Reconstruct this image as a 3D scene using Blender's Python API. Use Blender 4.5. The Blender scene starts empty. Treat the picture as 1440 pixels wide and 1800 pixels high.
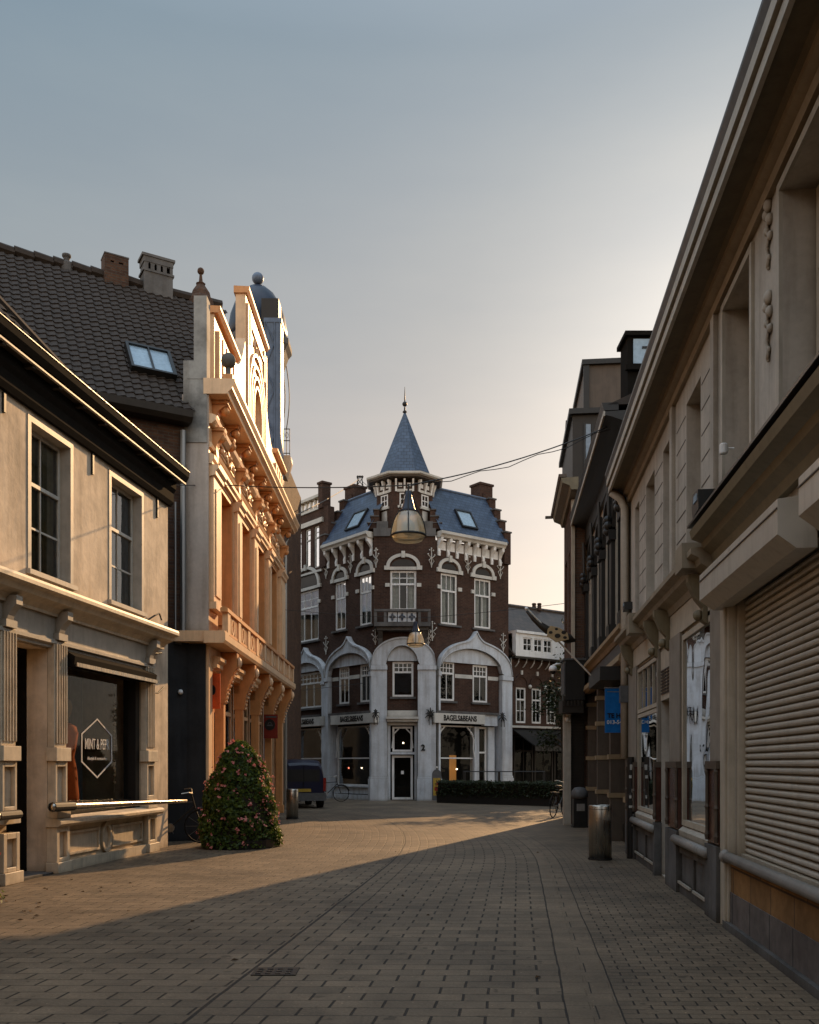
import bpy, math, random
from mathutils import Vector, Matrix
random.seed(7)
R = math.radians
SC = bpy.context.scene
COL = SC.collection
F, CX, HY, EYE = 1600.0, 720.0, 1343.0, 1.6

# ------------------------------------------------------------------ frames
class Fr:
    """vertical reference plane of a facade: s runs along it, d out of it, h up"""
    def __init__(self, x, y, dx, dy, side=1):
        l = math.hypot(dx, dy)
        self.o = (x, y); self.u = (dx/l, dy/l); self.side = side
        self.n = (self.u[1]*side, -self.u[0]*side)
    def p(self, s, d, h):
        return Vector((self.o[0]+self.u[0]*s+self.n[0]*d, self.o[1]+self.u[1]*s+self.n[1]*d, h))
    def s(self, px, d=0.0):
        k = (px-CX)/F
        ox, oy = self.o[0]+self.n[0]*d, self.o[1]+self.n[1]*d
        return (k*oy-ox)/(self.u[0]-k*self.u[1])
    def h(self, px, py, d=0.0):
        y = self.p(self.s(px, d), d, 0).y
        return EYE+(HY-py)*y/F

# ------------------------------------------------------------------ mesh builder
WL = {}
class MB:
    def __init__(self): self.v = []; self.f = []; self.parts = []
    def face(self, pts):
        b = len(self.v); self.v += [Vector(p) for p in pts]; self.f.append(list(range(b, b+len(pts))))
        self.parts.append((b, len(self.v), len(self.f)-1, len(self.f)))
    def mesh(self, vs, fs):
        b = len(self.v); fb = len(self.f); self.v += [Vector(p) for p in vs]; self.f += [[i+b for i in f] for f in fs]
        self.parts.append((b, len(self.v), fb, len(self.f)))
    def clusters(self):
        """groups of shapes whose bounding boxes touch"""
        if len(self.parts) > 400 or self.parts[-1][3] != len(self.f): return [self.parts]
        bb = []
        for v0, v1, f0, f1 in self.parts:
            q = self.v[v0:v1]; bb.append([min(p[i] for p in q)-.012 for i in range(3)]+[max(p[i] for p in q)+.012 for i in range(3)])
        par = list(range(len(bb)))
        def find(a):
            while par[a] != a: a = par[a]
            return a
        for i in range(len(bb)):
            for j in range(i):
                if all(bb[i][k] <= bb[j][k+3] and bb[j][k] <= bb[i][k+3] for k in range(3)): par[find(i)] = find(j)
        g = {}
        for i, p in enumerate(self.parts): g.setdefault(find(i), []).append(p)
        return list(g.values())
    def box(self, fr, s0, s1, d0, d1, h0, h1):
        c = [fr.p(s, d, h) for h in (h0, h1) for s, d in ((s0, d0), (s1, d0), (s1, d1), (s0, d1))]
        self.mesh(c, [[3, 2, 1, 0], [4, 5, 6, 7], [0, 1, 5, 4], [1, 2, 6, 5], [2, 3, 7, 6], [3, 0, 4, 7]])
        return self
    def wbox(self, x0, x1, y0, y1, z0, z1):
        return self.box(W0, x0, x1, -y0, -y1, z0, z1)
    def prism(self, fr, pts, d0, d1):
        n = len(pts)
        a = [fr.p(s, d0, h) for s, h in pts]; b = [fr.p(s, d1, h) for s, h in pts]
        self.mesh(a+b, [list(range(n))[::-1], list(range(n, 2*n))]+[[i, (i+1) % n, n+(i+1) % n, n+i] for i in range(n)])
        return self
    def sweep(self, fr, prof, s0, s1):
        n = len(prof)
        a = [fr.p(s0, d, h) for d, h in prof]; b = [fr.p(s1, d, h) for d, h in prof]
        self.mesh(a+b, [list(range(n)), list(range(n, 2*n))[::-1]]+[[i, n+i, n+(i+1) % n, (i+1) % n] for i in range(n)])
        return self
    def strip(self, fr, lo, hi, d0, d1):
        """solid band between two polylines lo[i], hi[i] of (s,h)"""
        n = len(lo)
        for i in range(n-1):
            q = [lo[i], lo[i+1], hi[i+1], hi[i]]
            a = [fr.p(s, d1, h) for s, h in q]; b = [fr.p(s, d0, h) for s, h in q]
            self.mesh(a+b, [[0, 1, 2, 3], [7, 6, 5, 4], [0, 4, 5, 1], [3, 2, 6, 7]])
        return self
    def tube(self, pts, r, n=8, r1=None):
        pts = [Vector(p) for p in pts]; m = len(pts); rings = []
        up = Vector((0, 0, 1))
        for i, p in enumerate(pts):
            t = (pts[min(i+1, m-1)]-pts[max(i-1, 0)]).normalized()
            a = t.cross(up if abs(t.z) < .95 else Vector((1, 0, 0))).normalized(); b = t.cross(a)
            rr = r if r1 is None else r+(r1-r)*i/(m-1)
            if isinstance(r, (list, tuple)): rr = r[i]
            rings.append([p+(a*math.cos(2*math.pi*k/n)+b*math.sin(2*math.pi*k/n))*rr for k in range(n)])
        vs = sum(rings, []); fs = []
        for i in range(m-1):
            for k in range(n):
                fs.append([i*n+k, i*n+(k+1) % n, (i+1)*n+(k+1) % n, (i+1)*n+k])
        fs += [list(range(n))[::-1], list(range((m-1)*n, m*n))]
        self.mesh(vs, fs); return self
    def lathe(self, x, y, prof, n=16, a0=0.0):
        vs = []; fs = []; m = len(prof)
        for r, z in prof:
            for k in range(n):
                a = a0+2*math.pi*k/n
                vs.append((x+r*math.cos(a), y+r*math.sin(a), z))
        for i in range(m-1):
            for k in range(n):
                fs.append([i*n+k, i*n+(k+1) % n, (i+1)*n+(k+1) % n, (i+1)*n+k])
        fs += [list(range(n))[::-1], list(range((m-1)*n, m*n))]
        self.mesh(vs, fs); return self
    def ball(self, c, r, n=12, sz=1.0):
        return self.lathe(c[0], c[1], [(max(1e-3, r*math.sin(math.pi*i/8)), c[2]-r*sz*math.cos(math.pi*i/8)) for i in range(9)], n)
    def build(self, name, mat, parent=None, smooth=False, bevel=0, **props):
        if parent is not None and name not in NOSPLIT and not props and len(self.parts) > 1:
            cl = self.clusters()
            if 1 < len(cl) <= 24:
                out = None
                for c in cl:
                    m = MB(); m.parts = []
                    for (v0, v1, f0, f1) in c:
                        b = len(m.v); m.v += self.v[v0:v1]; m.f += [[i-v0+b for i in f] for f in self.f[f0:f1]]
                    o = m.build(name, mat, parent, smooth, bevel)
                    out = out or o
                return out
        me = bpy.data.meshes.new(name)
        off = Vector(WL.get(parent.name, (0, 0, 0))) if parent else (self.v[0].copy() if False else Vector((0, 0, 0)))
        if parent is None:
            xs = [v.x for v in self.v]; ys = [v.y for v in self.v]; zs = [v.z for v in self.v]
            off = Vector(((min(xs)+max(xs))/2, (min(ys)+max(ys))/2, min(zs)))
        me.from_pydata([v-off for v in self.v], [], self.f)
        me.update()
        uv = me.uv_layers.new(name='UVMap').data
        for p in me.polygons:
            n = p.normal
            if abs(n.z) > .98 or n.length < .1: t = Vector((1, 0, 0)); b = Vector((0, 1, 0))
            else:
                t = Vector((0, 0, 1)).cross(n).normalized(); b = n.cross(t)
            for li in p.loop_indices:
                co = me.vertices[me.loops[li].vertex_index].co+off
                uv[li].uv = (co.dot(t), co.dot(b))
            p.use_smooth = smooth
        me.materials.append(mat)
        o = bpy.data.objects.new(name, me); COL.objects.link(o)
        if parent: o.parent = parent
        else: o.location = off
        WL[o.name] = tuple(off)
        if bevel:
            m = o.modifiers.new('bevel', 'BEVEL'); m.width = bevel; m.segments = 1; m.limit_method = 'ANGLE'
        for k, val in props.items(): o[k] = val
        return o
NOSPLIT = {'lettering', 'room_lining', 'stickers', 'emblem_mark', 'white_blossoms', 'pane', 'poster_print', 'house_number', 'grille', 'channel_joints', 'glass_bell', 'wall', 'roof', 'foliage', 'crown', 'spokes'}
W0 = Fr(0, 0, 1, 0)

def thing(name, label, cat, loc, group=None):
    o = bpy.data.objects.new(name, None); COL.objects.link(o); o.location = loc
    o.empty_display_size = .3
    WL[o.name] = tuple(loc)
    o['label'] = label; o['category'] = cat
    if group: o['group'] = group
    return o
def tag(o, label, cat, group=None):
    o['label'] = label; o['category'] = cat
    if group: o['group'] = group
    return o
def dup(root, loc, label, group=None, rz=0.0, sc=1.0):
    r = root.copy(); COL.objects.link(r); r.location = loc; r.rotation_euler = (0, 0, rz); r.scale = (sc, sc, sc)
    r['label'] = label
    if group: r['group'] = group
    for ch in list(root.children):
        c = ch.copy(); COL.objects.link(c); c.parent = r
        for g in list(ch.children):
            e = g.copy(); COL.objects.link(e); e.parent = c
    return r

def wall(mb, fr, S0, S1, H0, H1, d0, d1, ops=()):
    """wall slab with rectangular openings (s0,s1,h0,h1); reveals included"""
    ss = sorted(set([S0, S1]+[x for o in ops for x in o[:2] if S0 < x < S1]))
    hs = sorted(set([H0, H1]+[x for o in ops for x in o[2:] if H0 < x < H1]))
    def solid(i, j):
        if i < 0 or j < 0 or i >= len(ss)-1 or j >= len(hs)-1: return False
        s = (ss[i]+ss[i+1])/2; h = (hs[j]+hs[j+1])/2
        return not any(o[0] < s < o[1] and o[2] < h < o[3] for o in ops)
    for i in range(len(ss)-1):
        for j in range(len(hs)-1):
            if not solid(i, j): continue
            a, b, c, e = ss[i], ss[i+1], hs[j], hs[j+1]
            mb.face([fr.p(a, d1, c), fr.p(b, d1, c), fr.p(b, d1, e), fr.p(a, d1, e)])
            mb.face([fr.p(b, d0, c), fr.p(a, d0, c), fr.p(a, d0, e), fr.p(b, d0, e)])
            if not solid(i-1, j): mb.face([fr.p(a, d0, c), fr.p(a, d1, c), fr.p(a, d1, e), fr.p(a, d0, e)])
            if not solid(i+1, j): mb.face([fr.p(b, d1, c), fr.p(b, d0, c), fr.p(b, d0, e), fr.p(b, d1, e)])
            if not solid(i, j-1): mb.face([fr.p(a, d0, c), fr.p(b, d0, c), fr.p(b, d1, c), fr.p(a, d1, c)])
            if not solid(i, j+1): mb.face([fr.p(a, d1, e), fr.p(b, d1, e), fr.p(b, d0, e), fr.p(a, d0, e)])
    return mb

def arc(sc, h0, r, rise, a0=0, a1=180, n=16):
    return [(sc-r*math.cos(R(a0+(a1-a0)*i/n)), h0+rise*math.sin(R(a0+(a1-a0)*i/n))) for i in range(n+1)]

# ------------------------------------------------------------------ materials
MATS = {}
def nmat(name):
    m = bpy.data.materials.new(name); m.use_nodes = True
    nt = m.node_tree; b = nt.nodes['Principled BSDF']
    return m, nt, b
def lk(nt, a, b): nt.links.new(a, b)
def node(nt, t, **kw):
    n = nt.nodes.new(t)
    for k, v in kw.items():
        if k in ('inp',):
            for kk, vv in v.items(): n.inputs[kk].default_value = vv
        else: setattr(n, k, v)
    return n
def rgba(c): return (c[0], c[1], c[2], 1)
def mul(c, f): return tuple(min(1, x*f) for x in c)

def noise_col(nt, c0, c1, scale, coord, detail=6, lo=.35, hi=.65, mapscale=None):
    src = coord
    if mapscale:
        mp = node(nt, 'ShaderNodeMapping'); mp.inputs['Scale'].default_value = mapscale
        lk(nt, coord, mp.inputs[0]); src = mp.outputs[0]
    n = node(nt, 'ShaderNodeTexNoise', inp={'Scale': scale, 'Detail': detail, 'Roughness': .6}); lk(nt, src, n.inputs[0])
    r = node(nt, 'ShaderNodeValToRGB'); lk(nt, n.outputs[0], r.inputs[0])
    r.color_ramp.elements[0].position = lo; r.color_ramp.elements[1].position = hi
    r.color_ramp.elements[0].color = rgba(c0); r.color_ramp.elements[1].color = rgba(c1)
    return r.outputs[0], n.outputs[0]
def mixc(nt, a, b, fac, mode='MIX'):
    m = node(nt, 'ShaderNodeMix', data_type='RGBA', blend_type=mode)
    for i, x in ((6, a), (7, b)):
        if isinstance(x, tuple): m.inputs[i].default_value = rgba(x)
        else: lk(nt, x, m.inputs[i])
    if isinstance(fac, (int, float)): m.inputs[0].default_value = fac
    else: lk(nt, fac, m.inputs[0])
    return m.outputs[2]
def dirt_and_shade(nt, col, dist=.22, dark=(.42, .37, .30)):
    """dirt plus painted-in shade in corners and under ledges, for relief contrast"""
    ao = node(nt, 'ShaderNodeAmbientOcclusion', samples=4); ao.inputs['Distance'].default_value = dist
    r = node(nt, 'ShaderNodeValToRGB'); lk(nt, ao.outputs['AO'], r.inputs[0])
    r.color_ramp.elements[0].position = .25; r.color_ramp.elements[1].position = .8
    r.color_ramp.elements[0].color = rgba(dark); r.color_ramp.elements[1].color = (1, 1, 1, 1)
    return mixc(nt, col, r.outputs[0], 1.0, 'MULTIPLY')  # occlusion shade is multiplied into the base colour
def bump(nt, b, h, strength=.3, dist=.01):
    n = node(nt, 'ShaderNodeBump', inp={'Strength': strength, 'Distance': dist})
    lk(nt, h, n.inputs['Height']); lk(nt, n.outputs[0], b.inputs['Normal'])

def plaster(name, c, stain=.6, rough=.8, bmp=.25, fine=18, streak=True):
    m, nt, b = nmat(name)
    tc = node(nt, 'ShaderNodeNewGeometry').outputs['Position']
    col, n1 = noise_col(nt, mul(c, stain), c, 1.7, tc, lo=.3, hi=.6)
    if streak:
        st, n2 = noise_col(nt, (.55, .5, .45), (1, 1, 1), 1.0, tc, lo=.32, hi=.55, mapscale=(5, 5, .45))
        col = mixc(nt, col, st, .55, 'MULTIPLY')
    fn, n3 = noise_col(nt, (.8, .8, .8), (1.0, 1.0, 1.0), fine, tc, lo=.3, hi=.7)
    col = mixc(nt, col, fn, .6, 'MULTIPLY'); col = dirt_and_shade(nt, col)
    lk(nt, col, b.inputs['Base Color']); b.inputs['Roughness'].default_value = rough
    b.inputs['Specular IOR Level'].default_value = .25
    bump(nt, b, n3, bmp, .012)
    return m
def paint(name, c, rough=.45, spec=.4, var=.8, metallic=0, creases=True):
    m, nt, b = nmat(name)
    tc = node(nt, 'ShaderNodeNewGeometry').outputs['Position']
    col, n1 = noise_col(nt, mul(c, var), c, 4.0, tc, lo=.35, hi=.62)
    st, n2 = noise_col(nt, (.72, .7, .66), (1, 1, 1), 1.0, tc, lo=.35, hi=.5, mapscale=(14, 14, 1.2))
    col = mixc(nt, col, st, .45, 'MULTIPLY')
    if creases: col = dirt_and_shade(nt, col, .12, (.62, .56, .48))
    lk(nt, col, b.inputs['Base Color']); b.inputs['Roughness'].default_value = rough
    b.inputs['Specular IOR Level'].default_value = spec; b.inputs['Metallic'].default_value = metallic
    bump(nt, b, n1, .12, .01)
    return m
def brick(name, c1, c2, mort, bw=.22, bh=.065, ms=.008, wash=None):
    m, nt, b = nmat(name)
    uv = node(nt, 'ShaderNodeUVMap').outputs[0]
    tc = node(nt, 'ShaderNodeNewGeometry').outputs['Position']
    br = node(nt, 'ShaderNodeTexBrick', inp={'Scale': 1.0, 'Mortar Size': ms, 'Brick Width': bw, 'Row Height': bh, 'Bias': -.2, 'Mortar Smooth': .2})
    br.inputs['Color1'].default_value = rgba(c1); br.inputs['Color2'].default_value = rgba(c2); br.inputs['Mortar'].default_value = rgba(mort)
    lk(nt, uv, br.inputs[0])
    v, n1 = noise_col(nt, (.55, .5, .48), (1.15, 1.1, 1.05), 1.3, tc, lo=.3, hi=.7)
    col = mixc(nt, br.outputs[0], v, .7, 'MULTIPLY')
    v2, n2 = noise_col(nt, (.6, .6, .6), (1.2, 1.2, 1.2), 9, tc, lo=.3, hi=.7)
    col = mixc(nt, col, v2, .6, 'MULTIPLY')
    lk(nt, col, b.inputs['Base Color']); b.inputs['Roughness'].default_value = .85; b.inputs['Specular IOR Level'].default_value = .2
    inv = node(nt, 'ShaderNodeMath', operation='SUBTRACT'); inv.inputs[0].default_value = 1; lk(nt, br.outputs[1], inv.inputs[1])
    bump(nt, b, inv.outputs[0], .5, .01)
    return m
def slate(name, c1, c2, w=.25, h=.18):
    m, nt, b = nmat(name)
    uv = node(nt, 'ShaderNodeUVMap').outputs[0]
    br = node(nt, 'ShaderNodeTexBrick', inp={'Scale': 1.0, 'Mortar Size': .012, 'Brick Width': w, 'Row Height': h, 'Bias': 0.0})
    br.inputs['Color1'].default_value = rgba(c1); br.inputs['Color2'].default_value = rgba(c2); br.inputs['Mortar'].default_value = rgba(mul(c1, .25))
    lk(nt, uv, br.inputs[0])
    tc = node(nt, 'ShaderNodeNewGeometry').outputs['Position']
    v, n1 = noise_col(nt, (.5, .5, .52), (1.2, 1.2, 1.2), 2.2, tc, lo=.3, hi=.7)
    col = mixc(nt, br.outputs[0], v, .7, 'MULTIPLY')
    lk(nt, col, b.inputs['Base Color']); b.inputs['Roughness'].default_value = .42; b.inputs['Specular IOR Level'].default_value = .55
    bump(nt, b, br.outputs[1], -.5, .012)
    return m
def glass(name, tint=(.75, .8, .78), refl=.8, ior=1.5):
    """window pane: mirrors by Fresnel, else lets the room behind show"""
    m = bpy.data.materials.new(name); m.use_nodes = True; nt = m.node_tree
    nt.nodes.remove(nt.nodes['Principled BSDF']); out = nt.nodes['Material Output']
    fr = node(nt, 'ShaderNodeFresnel', inp={'IOR': ior})
    gl = node(nt, 'ShaderNodeBsdfGlossy', inp={'Roughness': .015, 'Color': (.9, .95, 1, 1)})
    tr = node(nt, 'ShaderNodeBsdfTransparent', inp={'Color': rgba(tint)})
    tc = node(nt, 'ShaderNodeNewGeometry').outputs['Position']
    nz = node(nt, 'ShaderNodeTexNoise', inp={'Scale': 1.6, 'Detail': 1}); lk(nt, tc, nz.inputs[0])
    bp = node(nt, 'ShaderNodeBump', inp={'Strength': .25, 'Distance': .02}); lk(nt, nz.outputs[0], bp.inputs['Height']); lk(nt, bp.outputs[0], gl.inputs['Normal'])
    mx = node(nt, 'ShaderNodeMixShader'); kk = node(nt, 'ShaderNodeMath', operation='MULTIPLY'); kk.inputs[1].default_value = refl; lk(nt, fr.outputs[0], kk.inputs[0]); lk(nt, kk.outputs[0], mx.inputs[0]); lk(nt, tr.outputs[0], mx.inputs[1]); lk(nt, gl.outputs[0], mx.inputs[2])
    lk(nt, mx.outputs[0], out.inputs[0])
    return m
def metal(name, c, rough=.3):
    m, nt, b = nmat(name)
    tc = node(nt, 'ShaderNodeNewGeometry').outputs['Position']
    col, n1 = noise_col(nt, mul(c, .7), c, 3.0, tc, lo=.3, hi=.7, mapscale=(7, 7, .15))
    lk(nt, col, b.inputs['Base Color']); b.inputs['Metallic'].default_value = 1; b.inputs['Roughness'].default_value = rough
    sc, n2 = noise_col(nt, (rough*.8,)*3, (rough*1.3,)*3, 3, tc, mapscale=(9, 9, .3))
    lk(nt, sc, b.inputs['Roughness'])
    return m
def plain(name, c, rough=.7, spec=.2):
    m, nt, b = nmat(name)
    tc = node(nt, 'ShaderNodeNewGeometry').outputs['Position']
    col, n1 = noise_col(nt, mul(c, .75), c, 9.0, tc)
    lk(nt, col, b.inputs['Base Color']); b.inputs['Roughness'].default_value = rough; b.inputs['Specular IOR Level'].default_value = spec
    return m
def leafmat(name, c0, c1, trans=.35):
    m, nt, b = nmat(name)
    tc = node(nt, 'ShaderNodeNewGeometry').outputs['Position']
    col, n1 = noise_col(nt, c0, c1, 14, tc, detail=2)
    lk(nt, col, b.inputs['Base Color']); b.inputs['Roughness'].default_value = .5; b.inputs['Specular IOR Level'].default_value = .3
    tl = node(nt, 'ShaderNodeBsdfTranslucent'); lk(nt, col, tl.inputs[0])
    mx = node(nt, 'ShaderNodeMixShader'); mx.inputs[0].default_value = trans
    lk(nt, b.outputs[0], mx.inputs[1]); lk(nt, tl.outputs[0], mx.inputs[2]); lk(nt, mx.outputs[0], nt.nodes['Material Output'].inputs[0])
    return m
def emis(name, c, s):
    m, nt, b = nmat(name); b.inputs['Base Color'].default_value = rgba(c); b.inputs['Emission Color'].default_value = rgba(c); b.inputs['Emission Strength'].default_value = s
    return m

M = dict(
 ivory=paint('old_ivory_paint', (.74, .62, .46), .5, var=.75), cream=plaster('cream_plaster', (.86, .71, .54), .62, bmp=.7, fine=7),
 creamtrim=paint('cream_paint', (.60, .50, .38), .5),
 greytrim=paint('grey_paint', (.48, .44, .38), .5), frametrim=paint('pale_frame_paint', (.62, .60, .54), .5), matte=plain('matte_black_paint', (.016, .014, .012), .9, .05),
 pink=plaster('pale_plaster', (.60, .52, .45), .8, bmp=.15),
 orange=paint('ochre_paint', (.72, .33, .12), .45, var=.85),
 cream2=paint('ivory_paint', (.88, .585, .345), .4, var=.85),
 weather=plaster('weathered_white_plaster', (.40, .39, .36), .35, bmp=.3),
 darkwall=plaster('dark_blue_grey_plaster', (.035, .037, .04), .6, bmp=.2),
 brownbrick=brick('brown_brick', (.12, .065, .04), (.07, .04, .03), (.10, .085, .07)),
 redbrick=brick('dark_red_brick', (.085, .045, .032), (.055, .032, .024), (.10, .075, .06)),
 redbrick2=brick('red_brown_brick', (.10, .052, .036), (.07, .038, .028), (.10, .08, .065)),
 tile=plain('dark_roof_tile', (.055, .043, .035), .75, .25),
 slate=slate('blue_slate', (.065, .10, .165), (.042, .066, .115)),
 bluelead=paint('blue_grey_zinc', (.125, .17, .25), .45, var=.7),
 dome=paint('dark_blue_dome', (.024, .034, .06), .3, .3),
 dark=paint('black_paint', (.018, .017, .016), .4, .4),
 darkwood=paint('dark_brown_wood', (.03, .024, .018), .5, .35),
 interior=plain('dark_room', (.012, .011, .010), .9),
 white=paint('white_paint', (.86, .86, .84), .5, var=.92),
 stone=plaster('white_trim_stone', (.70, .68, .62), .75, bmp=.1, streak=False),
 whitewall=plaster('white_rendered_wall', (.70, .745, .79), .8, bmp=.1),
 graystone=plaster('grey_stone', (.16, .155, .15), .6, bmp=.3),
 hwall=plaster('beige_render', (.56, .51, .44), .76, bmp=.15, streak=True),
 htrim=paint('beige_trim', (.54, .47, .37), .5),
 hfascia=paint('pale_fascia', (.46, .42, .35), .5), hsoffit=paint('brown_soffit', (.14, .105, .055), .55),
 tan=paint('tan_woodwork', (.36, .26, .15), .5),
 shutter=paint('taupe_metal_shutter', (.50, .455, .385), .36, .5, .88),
 glass=glass('window_glass'), shopglass=glass('shop_glass', (.85, .87, .83), refl=.35, ior=1.45), clearglass=glass('reflecting_glass', (.7, .74, .72), refl=1.0, ior=1.7),
 lampglass=None, skyglass=None, curtain=plain('white_curtain', (.80, .80, .78), .9),
 bluecurtain=plain('pale_blue_blind', (.30, .37, .45), .9),
 yellowblind=plain('yellow_blind', (.38, .32, .18), .9),
 zinc=metal('zinc', (.32, .33, .33), .45), steel=metal('brushed_steel', (.48, .44, .38), .3),
 iron=plain('black_iron', (.02, .018, .016), .5, .4), rubber=plain('tyre_rubber', (.015, .015, .015), .8),
 tarblue=plain('van_blue_paint', (.012, .014, .038), .3, .4),
 redlens=plain('red_lamp_lens', (.25, .02, .015), .2, .6), plate=plain('yellow_plate', (.45, .30, .05), .5),
 bluesign=plain('blue_sign', (.01, .14, .42), .45), orangesign=plain('orange_sign', (.72, .10, .02), .5),
 black=plain('black_ink', (.01, .01, .01), .6), letter=plain('white_letter', (.7, .7, .68), .6),
 leaf=leafmat('bush_leaf', (.03, .055, .012), (.15, .20, .03), .5), petal=leafmat('pink_petal', (.62, .14, .13), (.80, .36, .30), .3),
 treeleaf=leafmat('tree_leaf', (.014, .022, .008), (.032, .042, .012), .3), bark=plain('bark', (.06, .045, .03), .9),
 dress=plain('orange_cloth', (.50, .10, .02), .85), skin=plain('mannequin_shell', (.25, .16, .09), .6),
 soil=plain('soil', (.03, .022, .015), .95), redwood=paint('red_brown_marble', (.10, .042, .03), .25, .5, .5),
 orangestone=brick('ochre_stone_tiles', (.30, .17, .07), (.22, .13, .06), (.10, .07, .05), .62, .6, .01),
 greytile=brick('grey_stone_tiles', (.17, .15, .14), (.13, .12, .115), (.05, .05, .05), .62, .6, .01),
 redred=plain('red_panel', (.28, .035, .02), .6), ash=plain('grey_plastic', (.12, .12, .12), .5),
 bulb=emis('tiny_bulb', (1, .8, .55), 5), bulbred=emis('tiny_red_bulb', (1, .25, .15), 3), glow=emis('warm_lit_wall', (1, .42, .1), .06),
 browntile=slate('brown_roof_tile', (.085, .06, .045), (.06, .045, .035), .3, .3), tanrender=paint('tan_moulding', (.30, .235, .155), .5), brownwood=paint('brown_moulding', (.20, .165, .10), .5), hsoffitlight=paint('beige_cornice', (.30, .25, .18), .5), hwall2=paint('taupe_pier', (.30, .265, .22), .5), brownstone=paint('brown_stone', (.10, .075, .055), .55), hroll=paint('pale_stone_roll', (.30, .28, .255), .4), spot=plain('tan_cloth', (.50, .36, .2), .8),
)
def lampglass():
    m = bpy.data.materials.new('lamp_glass'); m.use_nodes = True; nt = m.node_tree
    nt.nodes.remove(nt.nodes['Principled BSDF']); out = nt.nodes['Material Output']
    g = node(nt, 'ShaderNodeBsdfGlossy', inp={'Roughness': .1, 'Color': (.8, .8, .8, 1)})
    t = node(nt, 'ShaderNodeBsdfTransparent', inp={'Color': (1, .96, .84, 1)})
    tl = node(nt, 'ShaderNodeBsdfTranslucent', inp={'Color': (.9, .75, .5, 1)})
    m1 = node(nt, 'ShaderNodeMixShader'); m1.inputs[0].default_value = .36
    df = node(nt, 'ShaderNodeBsdfDiffuse', inp={'Color': (.95, .78, .50, 1)}); ad = node(nt, 'ShaderNodeMixShader'); ad.inputs[0].default_value = .65; lk(nt, tl.outputs[0], ad.inputs[1]); lk(nt, df.outputs[0], ad.inputs[2])
    lk(nt, t.outputs[0], m1.inputs[1]); lk(nt, ad.outputs[0], m1.inputs[2])
    m2 = node(nt, 'ShaderNodeMixShader'); m2.inputs[0].default_value = .12; lk(nt, m1.outputs[0], m2.inputs[1]); lk(nt, g.outputs[0], m2.inputs[2])
    lk(nt, m2.outputs[0], out.inputs[0]); return m
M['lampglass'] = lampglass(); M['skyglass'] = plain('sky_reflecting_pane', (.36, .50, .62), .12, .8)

def window(fr, s0, s1, h0, h1, d, root, mat='white', cols=2, rows=2, transom=None, top=(2, 1), fw=.07, mw=.03, curtain=None, g='glass', name='window', cd=.12, dep=.06, cfrac=None):
    """frame and glazing bars > pane, curtain"""
    mb = MB()
    if s1 < s0: s0, s1 = s1, s0
    a, b = s0+fw, s1-fw
    mb.box(fr, s0, a, d-dep, d, h0, h1).box(fr, b, s1, d-dep, d, h0, h1)
    mb.box(fr, a, b, d-dep, d, h0, h0+fw).box(fr, a, b, d-dep, d, h1-fw, h1)
    def grid(h_0, h_1, nc, nr):
        for i in range(1, nc):
            x = a+(b-a)*i/nc; mb.box(fr, x-mw/2, x+mw/2, d-dep*.8, d-.008, h_0, h_1)
        for j in range(1, nr):
            y = h_0+(h_1-h_0)*j/nr; mb.box(fr, a, b, d-dep*.75, d-.012, y-mw/2, y+mw/2)
    if transom:
        ht = h0+(h1-h0)*transom
        mb.box(fr, a, b, d-dep, d+.012, ht-fw*.45, ht+fw*.45)
        grid(h0+fw, ht-fw*.45, cols, rows); grid(ht+fw*.45, h1-fw, *top)
    else: grid(h0+fw, h1-fw, cols, rows)
    w = mb.build(name, M[mat], root)
    p = MB(); p.face([fr.p(a, d-dep*.5, h0+fw), fr.p(b, d-dep*.5, h0+fw), fr.p(b, d-dep*.5, h1-fw), fr.p(a, d-dep*.5, h1-fw)])
    p.build('pane', M[g], w)
    if curtain:
        c = MB(); n = 24
        parts = [(a+.02, b-.02)] if cfrac is None else [(a+(b-a)*x, a+(b-a)*y) for x, y in cfrac]
        for x0, x1 in parts:
            for i in range(n):
                t0 = x0+(x1-x0)*i/n; t1 = x0+(x1-x0)*(i+1)/n
                q0 = d-dep-cd+.025*math.sin(i*1.9); q1 = d-dep-cd+.025*math.sin((i+1)*1.9)
                c.face([fr.p(t0, q0, h0+.03), fr.p(t1, q1, h0+.03), fr.p(t1, q1, h1-.03), fr.p(t0, q0, h1-.03)])
        c.build('curtain', M[curtain], w, smooth=True)
    return w

def text(body, size, fr, s, h, d, mat, parent, name='lettering', align='CENTER', bold=0.0, xs=1.0, label=None):
    cu = bpy.data.curves.new(name, 'FONT'); cu.body = body; cu.size = size; cu.extrude = .004; cu.offset = bold*size
    cu.align_x = align; cu.align_y = 'CENTER'; cu.resolution_u = 3
    t = bpy.data.objects.new('tmp', cu); COL.objects.link(t)
    dg = bpy.context.evaluated_depsgraph_get(); dg.update()
    me = t.evaluated_get(dg).to_mesh()
    mb = MB(); mb.mesh([fr.p(s+v.co.x*xs*fr.side, d+v.co.z, h+v.co.y) for v in me.vertices], [list(p.vertices) for p in me.polygons])
    t.evaluated_get(dg).to_mesh_clear(); bpy.data.objects.remove(t); bpy.data.curves.remove(cu)
    return mb.build(name, M[mat], parent)

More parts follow.
